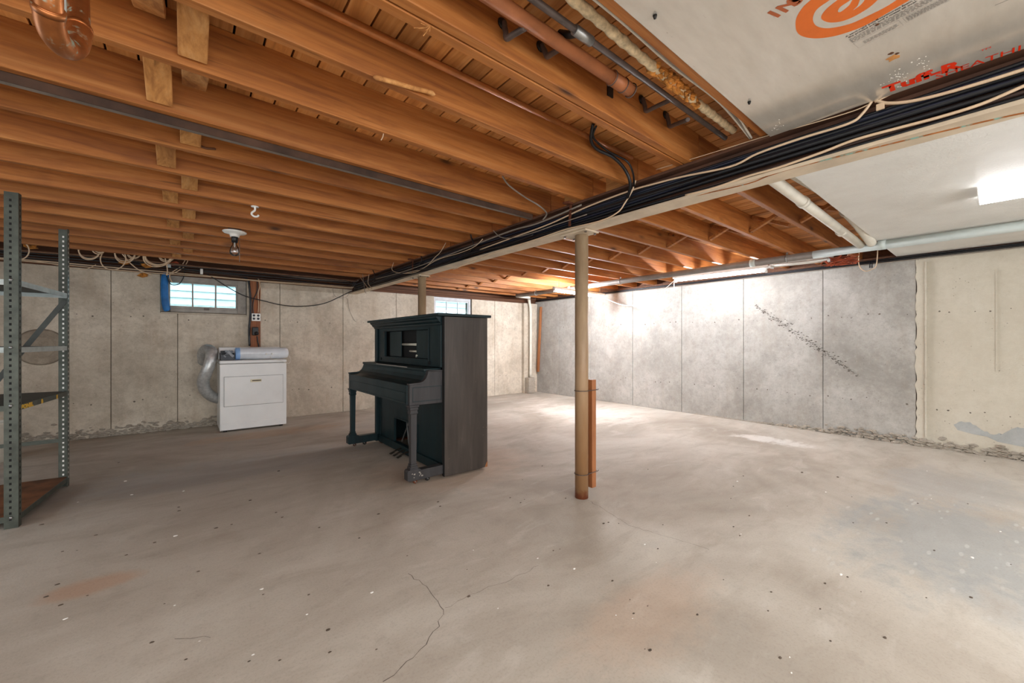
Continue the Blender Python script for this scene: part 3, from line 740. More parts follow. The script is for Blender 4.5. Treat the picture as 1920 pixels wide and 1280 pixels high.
p, q = PX(1266,526,5.7), PX(1436,507,5.7)
t2, a2, b2_, d2 = strip(p, q, 'brightest lit fluorescent strip running along the top of the right wall')
MB().tube([a2+Vector((0,.02,0)), a2+Vector((0,.02,-.16))], .006, 8).build('pull_cord', M['white_cable'], t2)
for pp in (a2, b2_): MB().cyl(pp+Vector((0,0,.07)), (pp.x,pp.y,ZJ), .004, 6).build('hanger_wire', M['galv'], t2)
p, q = PX(1446,499,5.68), PX(1556,487,5.68)
t3, a3, b3, d3 = strip(p, q, 'unlit white twin tube strip to the right of the brightest strip', lit=False, tubes=2)
cable([b1+Vector((.03,0,-.01)), PX(1150,566,6.2), PX(1170,572,6.17), PX(1202,571,6.1), PX(1222,560,5.95), PX(1245,543,5.82), a2+Vector((0,.02,0))], .005, M['white_cable'], 'white flex looping between the two lit fluorescent strips', 'cord', 'flex_cord')
# bare crimped bundle beside the unlit strip
M['redwire'] = plain('red_orange_wire', '#b5532f', .6, var=.25)
p = PX(1575,488,5.68); b = MB(); rr = random.Random(5)
for k in range(16):
    pts = [p + Vector((rr.uniform(-.06,.06), rr.uniform(-.17,.14), rr.uniform(-.055,.05))) for _ in range(5)]
    b.tube(smooth_path(pts, 4), .004, 5)
solo(b, 'wire_tangle', M['redwire'], 'tangle of reddish wires hanging beside the unlit strip on the right', 'wires')

# ------------------------------------------------------------------ pipes
t = thing('drain_pipe', 'long pale drain pipe hung under the joists near the right wall', 'pipe', (5.42, 2.0, 2.14))
MB().tube([(5.42,YF+.03,2.168),(5.42,1.35,2.170)], .042, 20).build('pipe_run', M['teal_pipe'], t)
MB().tube([(5.42,1.351,2.170),(5.42,6.5,2.176)], .041, 20).build('pipe_run', M['grey_pipe'], t, label='grey unpainted far half')
for y in (-.15, .78, 1.96, 5.0):
    MB().tube([(5.42,y-.03,2.172),(5.42,y+.03,2.172)], .047, 20).build('hub', M['teal_pipe'], t)
for y in (-.35, 1.6, 3.9, 5.9):
    b = MB().ring((5.42,y,2.172), .046, .004, 'Y', 20, 6); b.bar((5.42,y,2.215),(5.42,y,ZB if y < .8 else ZJ), .02, .004); b.build('hanger_strap', M['galv'], t)
MB().tube(smooth_path([(5.40,6.48,2.176),(5.6,6.62,2.185),(6.0,6.75,2.2)],6), .03, 12).build('branch', M['white_pipe'], t)
w1 = thing('waste_pipe', 'straight cream waste pipe slanting from the girder to the drain pipe', 'pipe', (3.0,.95,2.25), 'cream waste pipes')
MB().tube([(2.40,.955,2.268),(5.36,.935,2.192)], .036, 18).build('pipe_run', M['white_pipe'], w1)
for x in (3.55, 4.65): MB().tube([(x-.03,.947,2.268-(x-2.4)*.0257),(x+.03,.947,2.268-(x+.03-2.4)*.0257)], .042, 18).build('coupling', M['white_pipe'], w1)
w2 = thing('waste_pipe', 'short cream pipe with ragged upper end meeting the drain pipe by the panel edge', 'pipe', (4.6,.85,2.3), 'cream waste pipes')
MB().tube(smooth_path([(4.42,.87,2.33),(4.8,.86,2.29),(5.15,.855,2.235),(5.36,.85,2.195)],5), .040, 18).build('pipe_run', M['white_pipe'], w2)
MB().tube([(4.41,.87,2.332),(4.45,.87,2.328)], .046, 18).build('coupling', M['white_pipe'], w2)
b = MB()
for k in range(5): b.tube(smooth_path([(2.46,.86+.012*k,2.262+.006*(k%2)),(3.2,.855+.012*k,2.30),(3.9,.85+.011*k,2.33+.004*(k%3)),(4.4,.86+.01*k,2.34)],6), .007, 6)
solo(b, 'cable_bundle', M['white_cable'], 'bundle of whitened cables along the edge of the stippled panel', 'cables')
# overhead pipes left of the girder
rp = thing('iron_pipe', 'thick red-brown pipe under the floor boards ending in a wired coupling', 'pipe', (1.1,1.03,2.29))
pa, pb = (-.6,1.025,2.285), (1.50,1.025,2.29)
MB().tube([pa,pb], .0245, 20).build('pipe_run', M['red_pipe'], rp)
MB().tube([(1.36,1.025,2.29),(1.475,1.025,2.29)], .028, 20).build('coupling', M['red_pipe'], rp)
for x in (1.365,1.44,1.497): MB().ring((x,1.025,2.29), .0285, .0025, 'X', 22, 6).build('wire_band', M['iron'], rp)
gp = thing('iron_pipe', 'thin grey iron pipe with a tee running beside the thick red-brown pipe', 'pipe', (1.1,.945,2.285))
MB().tube([(-.6,.945,2.283),(2.24,.945,2.29)], .0115, 14).build('pipe_run', M['iron'], gp)
c = PY(1093,68,.945); MB().tube([(c.x-.045,.945,2.286),(c.x+.045,.945,2.286)], .0175, 14).build('tee', M['galv'], gp)
MB().tube([(c.x-.02,.945,2.286),(c.x-.025,.985,2.30),(c.x-.03,1.03,2.33)], .013, 12).build('tee_branch', M['iron_black'], gp)
cpi = thing('copper_pipe', 'long brown copper pipe running under a joist to the girder', 'pipe', (.6,1.52,2.375))
MB().tube([(-1.6,1.525,2.36),(2.24,1.525,2.392)], .0145, 14).build('pipe_run', M['copper_dull'], cpi)
wp = thing('wrapped_pipe', 'cream cloth-wrapped pipe with a torn orange insulation patch', 'pipe', (1.4,.88,2.3))
def wobble(x): return (x, .885 - .012*math.sin(x*2.1), 2.30 + .006*math.sin(x*3.3))
xs_ = [-.5 + k*.02 for k in range(137)]
MB().tube([wobble(x) for x in xs_], [.0175 + .0022*math.sin(k*1.9) + .001*math.sin(k*.53) for k in range(len(xs_))], 12).build('pipe_wrap', M['wrap'], wp)
b = MB(); rr = random.Random(9)
for k in range(150):
    x = rr.gauss(1.62,.10)
    if 1.42 < x < 1.84:
        c_ = Vector(wobble(x)); a = rr.uniform(0,6.28); b.blob(c_+Vector((0,math.cos(a)*.017,math.sin(a)*.017)), rr.uniform(.006,.014), (1.6,1,1), rr, 5, .8)
b.build('torn_insulation', M['tan_insulation'], wp, kind='stuff', label='orange torn insulation')
b = MB()
for k in range(14): b.blob(Vector(wobble(.70+.07*rr.random()))+Vector((0,rr.uniform(-.018,.018),rr.uniform(-.018,.01))), .009, (1.5,1,1), rr, 5, .8)
b.build('torn_insulation', M['tan_insulation'], wp, kind='stuff')
for i,(y,z,lab) in enumerate(((.835,2.30,'leftmost'),(.822,2.296,'middle'),(.809,2.302,'rightmost'))):
    cable([(-.6,y,z),(.4,y+.01,z+.003),(1.1,y-.006,z-.004),(1.5,y+.004,z),(1.9,y-.01,z-.006),(2.238,y-.012+.01*i,2.24)], .0052, M['white_cable'] if i!=1 else M['grey_cable'], f'pale flat cable beside the insulation board edge, {lab} of three', group='pale cables beside the board')
# short black elbows coming out of the near joist
EL = [((945,42),(950,72),(985,52)),((1016,85),(1026,106),(1052,90)),((1205,185),(1212,208),(1262,185)),((1250,214),(1256,237),(1290,224))]
for i,(a,b_,c_) in enumerate(EL):
    t = thing('pipe_elbow', ['blackened elbow pipe below the thick red-brown pipe, leftmost of four','blackened elbow pipe below the thick red-brown pipe, second of four','blackened elbow pipe just right of the thick pipe end','blackened elbow pipe nearest the girder'][i], 'pipe', tuple(PY(*b_,1.13)), 'blackened elbows on the joist')
    A, B, C = PY(*a,1.138), PY(*b_,1.118), PY(*c_,1.03 if i<2 else .97)
    MB().tube(smooth_path([A, A.lerp(B,.6), B, B.lerp(C,.35), C], 5), .0105, 10).build('elbow', M['iron'], t)
    MB().lathe([(.022,0),(.018,-.006),(.012,-.008)], (A.x,1.1465,A.z), 12, 'Y').build('scorched_collar', M['iron_black'], t)
# dark knocked-out notch in the same joist
p = PY(1144,170,1.146); MB().box(p.x-.022,p.x+.016,1.140,1.1465,p.z-.03,p.z+.03).build('notch', M['iron_black'], ceiling)
# weathered steel channel under the fourth joist on the left
M['rail_lip'] = plain('greyed_steel', '#7d7268', .6, .1, var=.2, scale=5)
t = thing('steel_channel', 'long weathered grey steel channel fixed under a joist at left', 'channel', (0,2.46,2.195))
MB().box(-3.3, 2.2, 2.436, 2.441, 2.206, ZJ+.06).build('channel_web', M['weathered'], t)
MB().box(-3.3, 2.2, 2.441, 2.468, 2.206, 2.210).build('channel_lip', M['rail_lip'], t, label='paler lower lip')
# copper trap hanging at upper left
tp = thing('copper_trap', 'big aged copper drain trap hanging at the upper left corner', 'pipe', tuple(PT(125,80,.86)))
path = [PT(91,-200,.75),PT(91,-60,.76),PT(91,0,.77),PT(93,38,.79),PT(103,68,.82),PT(121,88,.86),PT(138,88,.90),PT(147,70,.935),PT(148,40,.955),PT(147,0,.97),PT(147,-60,.975),PT(147,-150,.98)]
sp_ = smooth_path(path, 7)
MB().tube(sp_[:18], .0205, 20).build('inlet_leg', M['copper'], tp)
MB().tube(sp_[16:55], .0225, 20).build('bend', M['copper'], tp)
MB().tube(sp_[53:], .0195, 20).build('outlet_leg', M['copper'], tp)
for k in (17, 53):
    d = (sp_[k+1]-sp_[k]).normalized(); MB().tube([sp_[k]-d*.006, sp_[k]+d*.006], .0240, 20).build('solder_ring', M['copper'], tp)
cable([PT(122,-120,.98),PT(122,0,.985),PT(121,50,.99)], .006, M['teal_pipe'], 'thin verdigris tube hanging behind the copper trap', 'pipe', 'copper_tube')
# ------------------------------------------------------------------ piano
def piano_mat(name, c0, c1, c2, rough, wear=True):
    q = NT(name); st = q.noise(q.coord((5,5,.5)), 2.4, 6, .65, .5); n = q.noise(q.coord(), 42, 3, .8); bl = q.noise(q.coord((1,1,1), loc=(2,5,1)), 2.2, 4)
    c = q.ramp(st, [(.3, c0), (.55, c1), (.78, c2)])
    if wear:
        tc = q.n('ShaderNodeTexCoord'); se = q.n('ShaderNodeSeparateXYZ'); q.l(tc.outputs['Object'], se.inputs[0])
        thr = q.math('ADD', n, q.math('MULTIPLY', se.outputs[2], -.02))
        c = q.mix(q.ramp(thr, [(.69, .0), (.73, .8)]), c, '#8a7660')
    q.color(c); q.l(q.math('MULTIPLY_ADD', bl, .25, rough-.12), q.b.inputs['Roughness']); q.bump(st, .05, .004)
    q.b.inputs['Specular IOR Level'].default_value = .35; q.b.inputs['Coat Weight'].default_value = .06; q.b.inputs['Coat Roughness'].default_value = .3
    return q.m
M['ebony'] = piano_mat('ebonised_teal_reflection', '#081b1f', '#0c2529', '#123036', .48, False)  # teal reflected from the windows is mixed into the black
M['ebony_side'] = piano_mat('worn_sheen_ebonised_side', '#352f2b', '#433c37', '#544c46', .38)  # wear specks, and the reflected sheen of this side mixed into the black
M['ebony_arm'] = piano_mat('lit_ebonised_arm', '#2c2a2b', '#383637', '#464344', .5)  # lit copy of the black, with wear specks, for near arm and leg
M['inside'] = plain('piano_inside', '#0d0d0d', .8)
M['brass'] = plain('tarnished_brass', '#2f2820', .45, .6, var=.2)
M['wornwood'] = plain('worn_bare_edge', '#9a948a', .6, var=.1)
M['spool'] = plain('spool_ivory', '#c9c4b4', .45)
pn = thing('player_piano', 'black upright player piano with sliding doors standing in the middle of the floor', 'piano', (1.84, 3.94, 0))
YA, YZ, XC, XB = 3.10, 4.78, 1.76, 2.22
for nm, y0, y1, m in (('side_panel', YA, YA+.045, M['ebony_side']), ('side_panel', YZ-.045, YZ, M['ebony'])):
    MB().box(XC, XB, y0, y1, .018, 1.425).build(nm, m, pn, bevel=.003)
MB().box(XC-.004, XC-.0002, YA, YA+.036, .018, 1.425).build('panel_edge_shade', M['inside'], pn, label='front edge of the side panel with its shade painted black')  # thin black strip paints the shade on this unlit edge
MB().box(XB-.03, XB-.012, YA+.046, YZ-.046, .03, 1.42).build('back_panel', M['inside'], pn)
MB().box(1.68, 2.245, YA-.03, YZ+.03, 1.428, 1.452).build('lid', M['ebony'], pn, bevel=.005)
MB().box(XC+.005, XB-.03, YA+.046, YZ-.046, 1.40, 1.42).build('lid_lining', M['inside'], pn)
MB().prism([(1.765,1.355),(1.752,1.355),(1.748,1.37),(1.728,1.385),(1.722,1.40),(1.705,1.412),(1.700,1.427),(1.765,1.427)], YA+.047, YZ-.005, 'Y').build('cornice', M['ebony'], pn)
UY0, UY1, UZ0, UZ1 = 3.43, 4.49, 1.037, 1.32
up = MB()
up.box(1.772,1.792,YA+.047,UY0,.972,1.354); up.box(1.772,1.792,UY1,YZ-.047,.972,1.354)
up.box(1.772,1.792,UY0,UY1,.972,UZ0); up.box(1.772,1.792,UY0,UY1,UZ1,1.354)
up = up.build('upper_panel', M['ebony'], pn)
b = MB()
for (y0,y1,z0,z1) in ((UY0-.014,UY1+.014,UZ1,UZ1+.014),(UY0-.014,UY1+.014,UZ0-.014,UZ0),(UY0-.014,UY0,UZ0,UZ1),(UY1,UY1+.014,UZ0,UZ1)): b.box(1.764,1.774,y0,y1,z0,z1)
b.build('door_moulding', M['ebony'], up, bevel=.003)
for y in (4.60, 3.40):
    MB().lathe([(.016,-.004),(.016,0)], (1.7715,y,1.005), 14, 'X').build('slot_plate', M['inside'], up)
MB().box(1.796,1.806,4.10,4.40,UZ0+.004,UZ1-.004).build('sliding_door', M['ebony'], pn, bevel=.002)
d = MB().box(1.796,1.806,UY0+.004,3.73,UZ0+.004,UZ1-.004).build('sliding_door', M['ebony'], pn, bevel=.002)
MB().lathe([(.009,0),(.011,-.012),(.0,-.014)], (1.796,3.75-.04,1.065), 10, 'X').build('door_knob', M['spool'], d)
MB().box(1.83,1.86,UY0-.08,UY1+.08,UZ0-.06,UZ1+.04).build('spool_box_back', M['inside'], pn)
MB().cyl((1.815,3.70,1.175),(1.815,4.10,1.175), .013, 14).build('roll_spool', M['spool'], pn)
MB().cyl((1.815,3.70,1.105),(1.815,3.92,1.105), .010, 14).build('tracker_bar', M['spool'], pn)
MB().box(1.806,1.828,3.72,3.77,1.045,1.068).build('spool_bracket', M['spool'], pn)
for y0 in (YA+.046, YZ-.085): MB().box(1.748,1.771,y0,y0+.038,.972,1.354).build('stile', M['ebony'], pn, bevel=.004)
AP = [(1.45,.666),(1.45,.838),(1.545,.842),(1.578,.852),(1.603,.872),(1.620,.900),(1.630,.93),(1.634,.943),(1.759,.943),(1.759,.666)]
for y0, y1, m in ((3.138,3.178,M['ebony_arm']),(4.708,4.752,M['ebony'])):
    a = MB().prism(AP, y0, y1, 'Y').build('arm', m, pn, bevel=.003)
    b = MB(); yy = y0-.002 if y0 < 4 else y1-.001
    for (x0,x1,z0,z1) in ((1.475,1.750,.812,.817),(1.475,1.750,.693,.698),(1.475,1.480,.693,.817),(1.745,1.750,.693,.817)): b.box(x0,x1,yy,yy+.003,z0,z1)
    b.build('arm_moulding', M['ebony'], a)
    c = MB().prism([(1.445,.838),(1.545,.842),(1.580,.851),(1.606,.871),(1.624,.900),(1.634,.93),(1.638,.945),(1.638,.951),(1.622,.951),(1.612,.915),(1.596,.884),(1.572,.864),(1.542,.855),(1.445,.851)][::-1], y0-.004, y1+.004, 'Y').build('arm_cap', m, a)
    MB().box(1.625,1.757,y0-.004,y1+.004,.9435,.955).build('arm_cap', m, a, bevel=.002)
ks = MB().box(1.443, 1.462, 3.179, 4.707, .668, .836).build('key_slip', M['ebony'], pn, bevel=.004)
b = MB()
for (y0,y1,z0,z1) in ((3.21,4.67,.765,.771),(3.21,4.67,.683,.689),(3.21,3.216,.683,.771),(4.664,4.67,.683,.771)): b.box(1.4395,1.4435,y0,y1,z0,z1)
b.build('slip_moulding', M['ebony'], ks)
MB().prism([(1.463,.668),(1.463,.834),(1.50,.836),(1.545,.848),(1.580,.872),(1.603,.905),(1.612,.943),(1.77,.943),(1.77,.668)], 3.179, 4.707, 'Y').build('fallboard', M['ebony'], pn)
sh = MB().box(1.60, 1.771, 3.176, 4.735, .945, .968).build('music_ledge', M['ebony'], pn, bevel=.004)
MB().box(1.5985,1.604,3.52,4.30,.961,.9695).build('worn_edge', M['wornwood'], sh, label='pale worn edge of the ledge')
bp = MB(); BY0, BY1 = 3.72, 4.28
bp.box(1.80,1.818,YA+.046,BY0,.10,.666); bp.box(1.80,1.818,BY1,YZ-.046,.10,.666); bp.box(1.80,1.818,BY0,BY1,.36,.666)
bp.build('lower_panel', M['ebony'], pn)
b = MB()
for (y0,y1,z0,z1) in ((BY0-.014,BY1+.014,.36,.374),(BY0-.014,BY0,.10,.36),(BY1,BY1+.014,.10,.36)): b.box(1.793,1.80,y0,y1,z0,z1)
b.build('pedal_opening_trim', M['ebony'], pn)
MB().box(1.778,1.83,YA+.046,YZ-.046,.022,.10).build('toe_rail', M['ebony'], pn, bevel=.003)
for (ya,yb) in ((4.18,4.05),(4.0,4.1)):
    MB().bar((1.84,ya,.11),(1.86,yb,.33),.012,.006).build('treadle_rod', M['galv'], pn)
for y in (4.06, 3.97, 3.88):
    p = MB().tube(smooth_path([(1.80,y,.07),(1.76,y,.066),(1.71,y,.052),(1.68,y,.038)],5), [.008]*16, 8).build('pedal_arm', M['brass'], pn)
    MB().bar((1.70,y,.043),(1.655,y,.030),.034,.010).build('pedal_foot', M['brass'], p, bevel=.003)
for y0, m in ((3.127,M['ebony_arm']),(4.700,M['ebony'])):
    yc = y0+.034
    L = MB()
    def sq(z, hx, hy): return [(1.487-hx,yc-hy,z),(1.487+hx,yc-hy,z),(1.487+hx,yc+hy,z),(1.487-hx,yc+hy,z)]
    st_ = [(.667,.042,.038),(.655,.042,.038),(.648,.036,.032),(.630,.036,.032),(.626,.031,.028),(.612,.031,.028),(.606,.034,.030),(.598,.034,.030),(.590,.027,.025),(.40,.025,.023),(.172,.023,.022),(.171,.029,.027),(.162,.029,.027),(.161,.025,.024),(.155,.025,.024),(.154,.033,.030),(.143,.033,.030),(.142,.036,.033),(.131,.036,.033)]
    vs = []; 
    for z,hx,hy in st_: vs += sq(z,hx,hy)
    n_ = len(st_); L.add(vs, [(3,2,1,0)] + [(4*(i+1)+k,4*(i+1)+(k+1)%4,4*i+(k+1)%4,4*i+k) for i in range(n_-1) for k in range(4)] + [tuple(4*(n_-1)+k for k in range(4))])
    L.build('leg', m, pn)
    tb = MB().prism([(1.425,.045),(1.425,.118),(1.436,.131),(1.535,.131),(1.55,.118),(1.757,.118),(1.757,.040),(1.60,.036),(1.44,.036)], y0-.004, y0+.066, 'Y').build('toe_block', m, pn, bevel=.003)
    for x, rr_ in ((1.505,.017),(1.62,.021)):
        cs = MB(); cs.lathe([(.010,.028),(.012,.035)], (x-.015,yc,0), 10); cs.bar((x-.012,yc-.012,.036),(x+.006,yc-.012,rr_-.004),.004,.014,(0,1,0)); cs.bar((x-.012,yc+.012,.036),(x+.006,yc+.012,rr_-.004),.004,.014,(0,1,0))
        cs = cs.build('caster', M['galv'], pn)
        MB().lathe([(rr_*.8,-.009),(rr_,-.006),(rr_,.006),(rr_*.8,.009)], (x+.004,yc,rr_+.0004), 16, 'Y').build('caster_wheel', M['rubber'] if x > 1.55 else M['rust'], cs)
    if y0 < 4:
        b = MB()
        for k in range(9): b.blob((1.455+.105*rnd.random(), y0-.004, .062+.025*rnd.random()+.02*(k%2)), rnd.uniform(.003,.008), (1.2,.12,.9), rnd)
        b.build('chipped_paint', M['wornwood'], tb, kind='stuff')
for y0 in (YA+.046, YZ-.09): MB().box(1.79,1.815,y0,y0+.03,.10,.666).build('inner_post', M['ebony'], pn)
MB().box(1.80,2.2,YA+.05,YA+.12,.001,.020).build('skid', M['rust'], pn); MB().box(1.80,2.2,YZ-.12,YZ-.05,.001,.020).build('skid', M['rust'], pn)
b = MB().prism([(2.19,.02),(2.22,.02),(2.22,.075),(2.205,.055)], YA-.0015, YA+.01, 'Y').build('broken_corner', M['stud'], pn, label='splintered bare wood corner')

# ------------------------------------------------------------------ dryer with its duct and what lies on it
dr = thing('clothes_dryer', 'white front-loading clothes dryer against the back wall', 'dryer', (.735, 6.82, 0))
DX0, DX1, DY0, DY1 = .345, 1.124, 6.53, 7.12
MB().box(DX0, DX1, DY0, DY1, .022, .905).build('cabinet', M['white_paint'], dr, bevel=.008)
MB().box(DX0-.003, DX1+.003, DY0-.004, DY1, .909, .952).build('top', M['white_paint'], dr, bevel=.012)
M['seam'] = plain('grey_seam', '#8f8f8f', .6)
MB().box(.388, 1.082, DY0-.0015, DY0+.004, .335, .738).build('door_gap', M['seam'], dr, bevel=.012)
dd = MB().box(.392, 1.078, DY0-.010, DY0+.004, .339, .734).build('door', M['white_paint'], dr, bevel=.010, seg=3)
M['almond'] = plain('almond_plastic', '#d8d0b0', .4)
h_ = MB().box(.685, .815, DY0-.0125, DY0-.009, .650, .688).build('handle', M['almond'], dd, bevel=.003)
MB().box(.705, .810, DY0-.0132, DY0-.012, .664, .676).build('handle_recess', M['dirt'], h_)
MB().box(DX0+.012, DX1-.03, DY0-.004, DY0+.004, .026, .118).build('toe_panel', M['white_paint'], dr, bevel=.004)
MB().box(DX0+.01, DX1-.01, 6.98, DY1, .952, 1.125).build('console', M['white_paint'], dr, bevel=.01)
for x in (DX0+.06, DX1-.06):
    for y in (DY0+.05, DY1-.05): MB().lathe([(.022,.0005),(.018,.022)], (x,y,0), 12).build('foot', M['black'], dr)
# flexible duct
M['foil_duct'] = plain('foil_duct_aluminium', '#d9dad9', .42, .6, var=.12, scale=30, bump=.2)
du = thing('flexible_duct', 'silver corrugated foil duct curling from the wall down behind the dryer', 'duct', (.2,6.8,.45))
pth = smooth_path([PY(384,676,7.17),PY(382,664,7.05),PY(388,655,6.90),PY(397,660,6.76),PY(393,682,6.70),PY(386,700,6.72),PY(381,716,6.78),PY(386,733,6.85),PY(400,744,6.93),PY(414,748,7.0)], 16)
nn = len(pth); MB().tube(pth, [.062 + (.008 if i < 42 else 0)*(1-i/42 if i<42 else 0) + .008*(i%2) for i in range(nn)], 22).build('duct_hose', M['foil_duct'], du)
b = MB(); dd_ = (pth[1]-pth[0]).normalized(); b.ring(pth[1], .076, .006, 'Y', 24, 6); b.build('duct_clamp', M['galv'], du)
# things on the dryer
M['film'] = plain('plastic_film', '#e3e7ec', .22, var=.06, scale=6, bump=.25)
M['paleblue'] = plain('pale_blue_plastic', '#8fb6e6', .35, var=.1)
M['tape'] = plain('grey_tape', '#8b9096', .45, var=.1)
M['charcoal'] = plain('charcoal_plastic', '#3b3f47', .5, var=.1)
rl = thing('plastic_roll', 'long white plastic-wrapped roll with a pale blue end lying across the dryer', 'roll', (.85,6.70,.953))
def el(x): return x
b = MB(); n=20; vs=[]; xs2=[.53,.545,.64,.75,.85,.95,1.05,1.12,1.16,1.175]; rsx=[.9,1,1,1.02,.98,1,1.01,.98,.85,.5]
for x, s in zip(xs2, rsx):
    for k in range(n):
        a=2*math.pi*k/n; vs.append((x, 6.70+.085*s*math.cos(a)*(1+.04*math.sin(3*a+x*9)), .957+.082+.081*s*math.sin(a)*(1+.04*math.sin(2*a+x*14))))
b.add(vs, [(i*n+k,i*n+(k+1)%n,(i+1)*n+(k+1)%n,(i+1)*n+k) for i in range(len(xs2)-1) for k in range(n)]+[tuple(range(n))[::-1],tuple((len(xs2)-1)*n+k for k in range(n))], True)
b.build('wrapped_body', M['film'], rl)
b = MB(); vs=[]
for x, s in ((.525,.95),(.53,1.02),(.575,1.04),(.58,1.0)):
    for k in range(n):
        a=2*math.pi*k/n; vs.append((x, 6.70+.086*s*math.cos(a), .957+.082+.0805*s*math.sin(a)))
b.add(vs, [(i*n+k,i*n+(k+1)%n,(i+1)*n+(k+1)%n,(i+1)*n+k) for i in range(3) for k in range(n)]+[tuple(range(n))[::-1],tuple(3*n+k for k in range(n))], True)
b.build('end_band', M['paleblue'], rl, label='pale blue end band')
for x in (.885,.955):
    MB().lathe([(.014,0),(.013,-.015),(.009,-.022)], (x,6.617,1.03), 12, 'Y').build('knob', M['porcelain'], rl)
tr = thing('tray', 'dark grey open tray with strips of grey tape at the left of the dryer top', 'tray', (.44,6.72,.953))
b = MB(); b.box(.36,.515,6.62,6.82,.953,.960); b.box(.36,.367,6.62,6.82,.960,1.05); b.box(.508,.515,6.62,6.82,.960,1.05); b.box(.368,.507,6.813,6.82,.960,1.08); b.box(.368,.507,6.62,6.627,.960,1.03)
b.build('tray_shell', M['charcoal'], tr)
b = MB(); b.bar((.40,6.615,1.0),(.47,6.66,1.08),.03,.004,(0,1,0)); b.bar((.44,6.612,1.07),(.50,6.615,1.0),.03,.004,(0,1,0)); b.bar((.41,6.64,1.075),(.50,6.66,1.06),.028,.004,(0,1,0)); b.build('tape_strip', M['tape'], tr)
cable([(.93,6.61,1.0),(.94,6.56,.960),(1.0,6.524,.952),(1.06,6.520,.93),(1.118,6.522,.90),(1.16,6.54,.895),(1.185,6.58,.93),(1.19,6.66,.98),(1.165,6.72,1.03)], .0035, M['white_cable'], 'thin white cord trailing over the right front edge of the dryer', 'cord', 'cord')

# ------------------------------------------------------------------ windows
def window(n, x0, x1, z0, z1, ox0, ox1, oz0, m, npane=3):
    """sash frame x0..x1 z0..z1 set in the opening ox0..ox1"""
    t = bpy.data.objects.new(f'window_{n}', None); COL.objects.link(t); t.location = ((x0+x1)/2, YB+.06, z0); t['kind'] = 'structure'
    yf, yb_ = YB+.045, YB+.095
    b = MB(); b.box(ox0+.002,ox1-.002,yb_+.02,yb_+.06,oz0+.002,z0-.03); 
    # outer frame fills up to the opening
    fr = MB(); w0=.045
    fr.box(ox0+.004,x0,yf,yb_,oz0+.03,ZW); fr.box(x1,ox1-.004,yf,yb_,oz0+.03,ZW); fr.box(x0,x1,yf,yb_,z1,ZW); fr.box(x0,x1,yf,yb_,oz0+.03,z0)
    fr.build('window_frame', M['window_paint'] if n==1 else m, t, bevel=.003)
    MB().prism([(YB-.004,oz0+.002),(YB+.2,oz0+.002),(YB+.2,oz0+.045),(YB+.09,oz0+.035),(YB-.004,oz0+.016)], ox0+.003, ox1-.003, 'X').build('window_sill', M['wall_back'], t)
    s = .022; pw = (x1-x0)/npane
    sash = MB(); sash.box(x0+.001,x1-.001,yf+.012,yb_-.01,z0+.001,z0+s+.016); sash.box(x0+.001,x1-.001,yf+.012,yb_-.01,z1-s,z1-.001)
    for k in range(npane+1):
        xx = x0+pw*k; a,b2 = (xx+.001,xx+s) if k==0 else (xx-s,xx-.001) if k==npane else (xx-.010,xx+.010)
        sash.box(a,b2,yf+.012,yb_-.01,z0+s+.016,z1-s)
    sash = sash.build('window_sash', m, t, bevel=.002)
    for k in range(npane):
        MB().box(x0+pw*k+.011,x0+pw*(k+1)-.011,yf+.026,yf+.030,z0+s+.014,z1-s+.002).build('pane', M['glass'], sash)
    return t
wd1 = window(1, -.19, .60, 1.665, 2.045, W1[0], W1[1], W1[2], M['window_paint'])
MB().box(.20,.26,YB+.035,YB+.045,1.655,1.685).build('sash_lock', M['iron'], wd1)
wd2 = window(2, 3.90, 4.70, 1.665, 2.055, W2[0], W2[1], W2[2], M['window_white'])
# white clapboard of the neighbouring wall seen through the panes
M['clap'] = plain('white_clapboard', '#dfe7ea', .6, var=.05)
cw = thing('clapboard_wall', 'white clapboard siding outside, seen through both basement windows', 'siding', (2.3, 8.6, 0.9))
for k in range(18):
    z = .9+k*.115
    MB().prism([(8.55,z),(8.575,z+.118),(8.60,z+.118),(8.60,z)], -3.2, 7.5, 'X').build('clapboard', M['clap'], cw)
grd = MB().box(-3.5,7.6,YB+.27,8.62,1.30,1.42).build('floor_outside', M['wall_back'], **S); grd.name='ground'
# blue foam strip beside the first window
b = MB(); pts=[(-.205,7.185,2.12),(-.222,7.175,2.06),(-.225,7.17,1.9),(-.218,7.172,1.75),(-.205,7.18,1.66),(-.19,7.19,1.63)]
b.tube(smooth_path(pts,6), [.036,.038]+[.04]*26+[.036,.030,.022], 12)
bf = thing('foam_strip', 'blue foam strip standing at the left edge of the basement window', 'foam', (-.21,7.18,1.62))
b.build('strip', M['blue_foam'], bf)
MB().box(-.192,-.165,7.175,7.215,1.612,1.69).build('black_end', M['black'], bf, bevel=.004, label='black lower end')

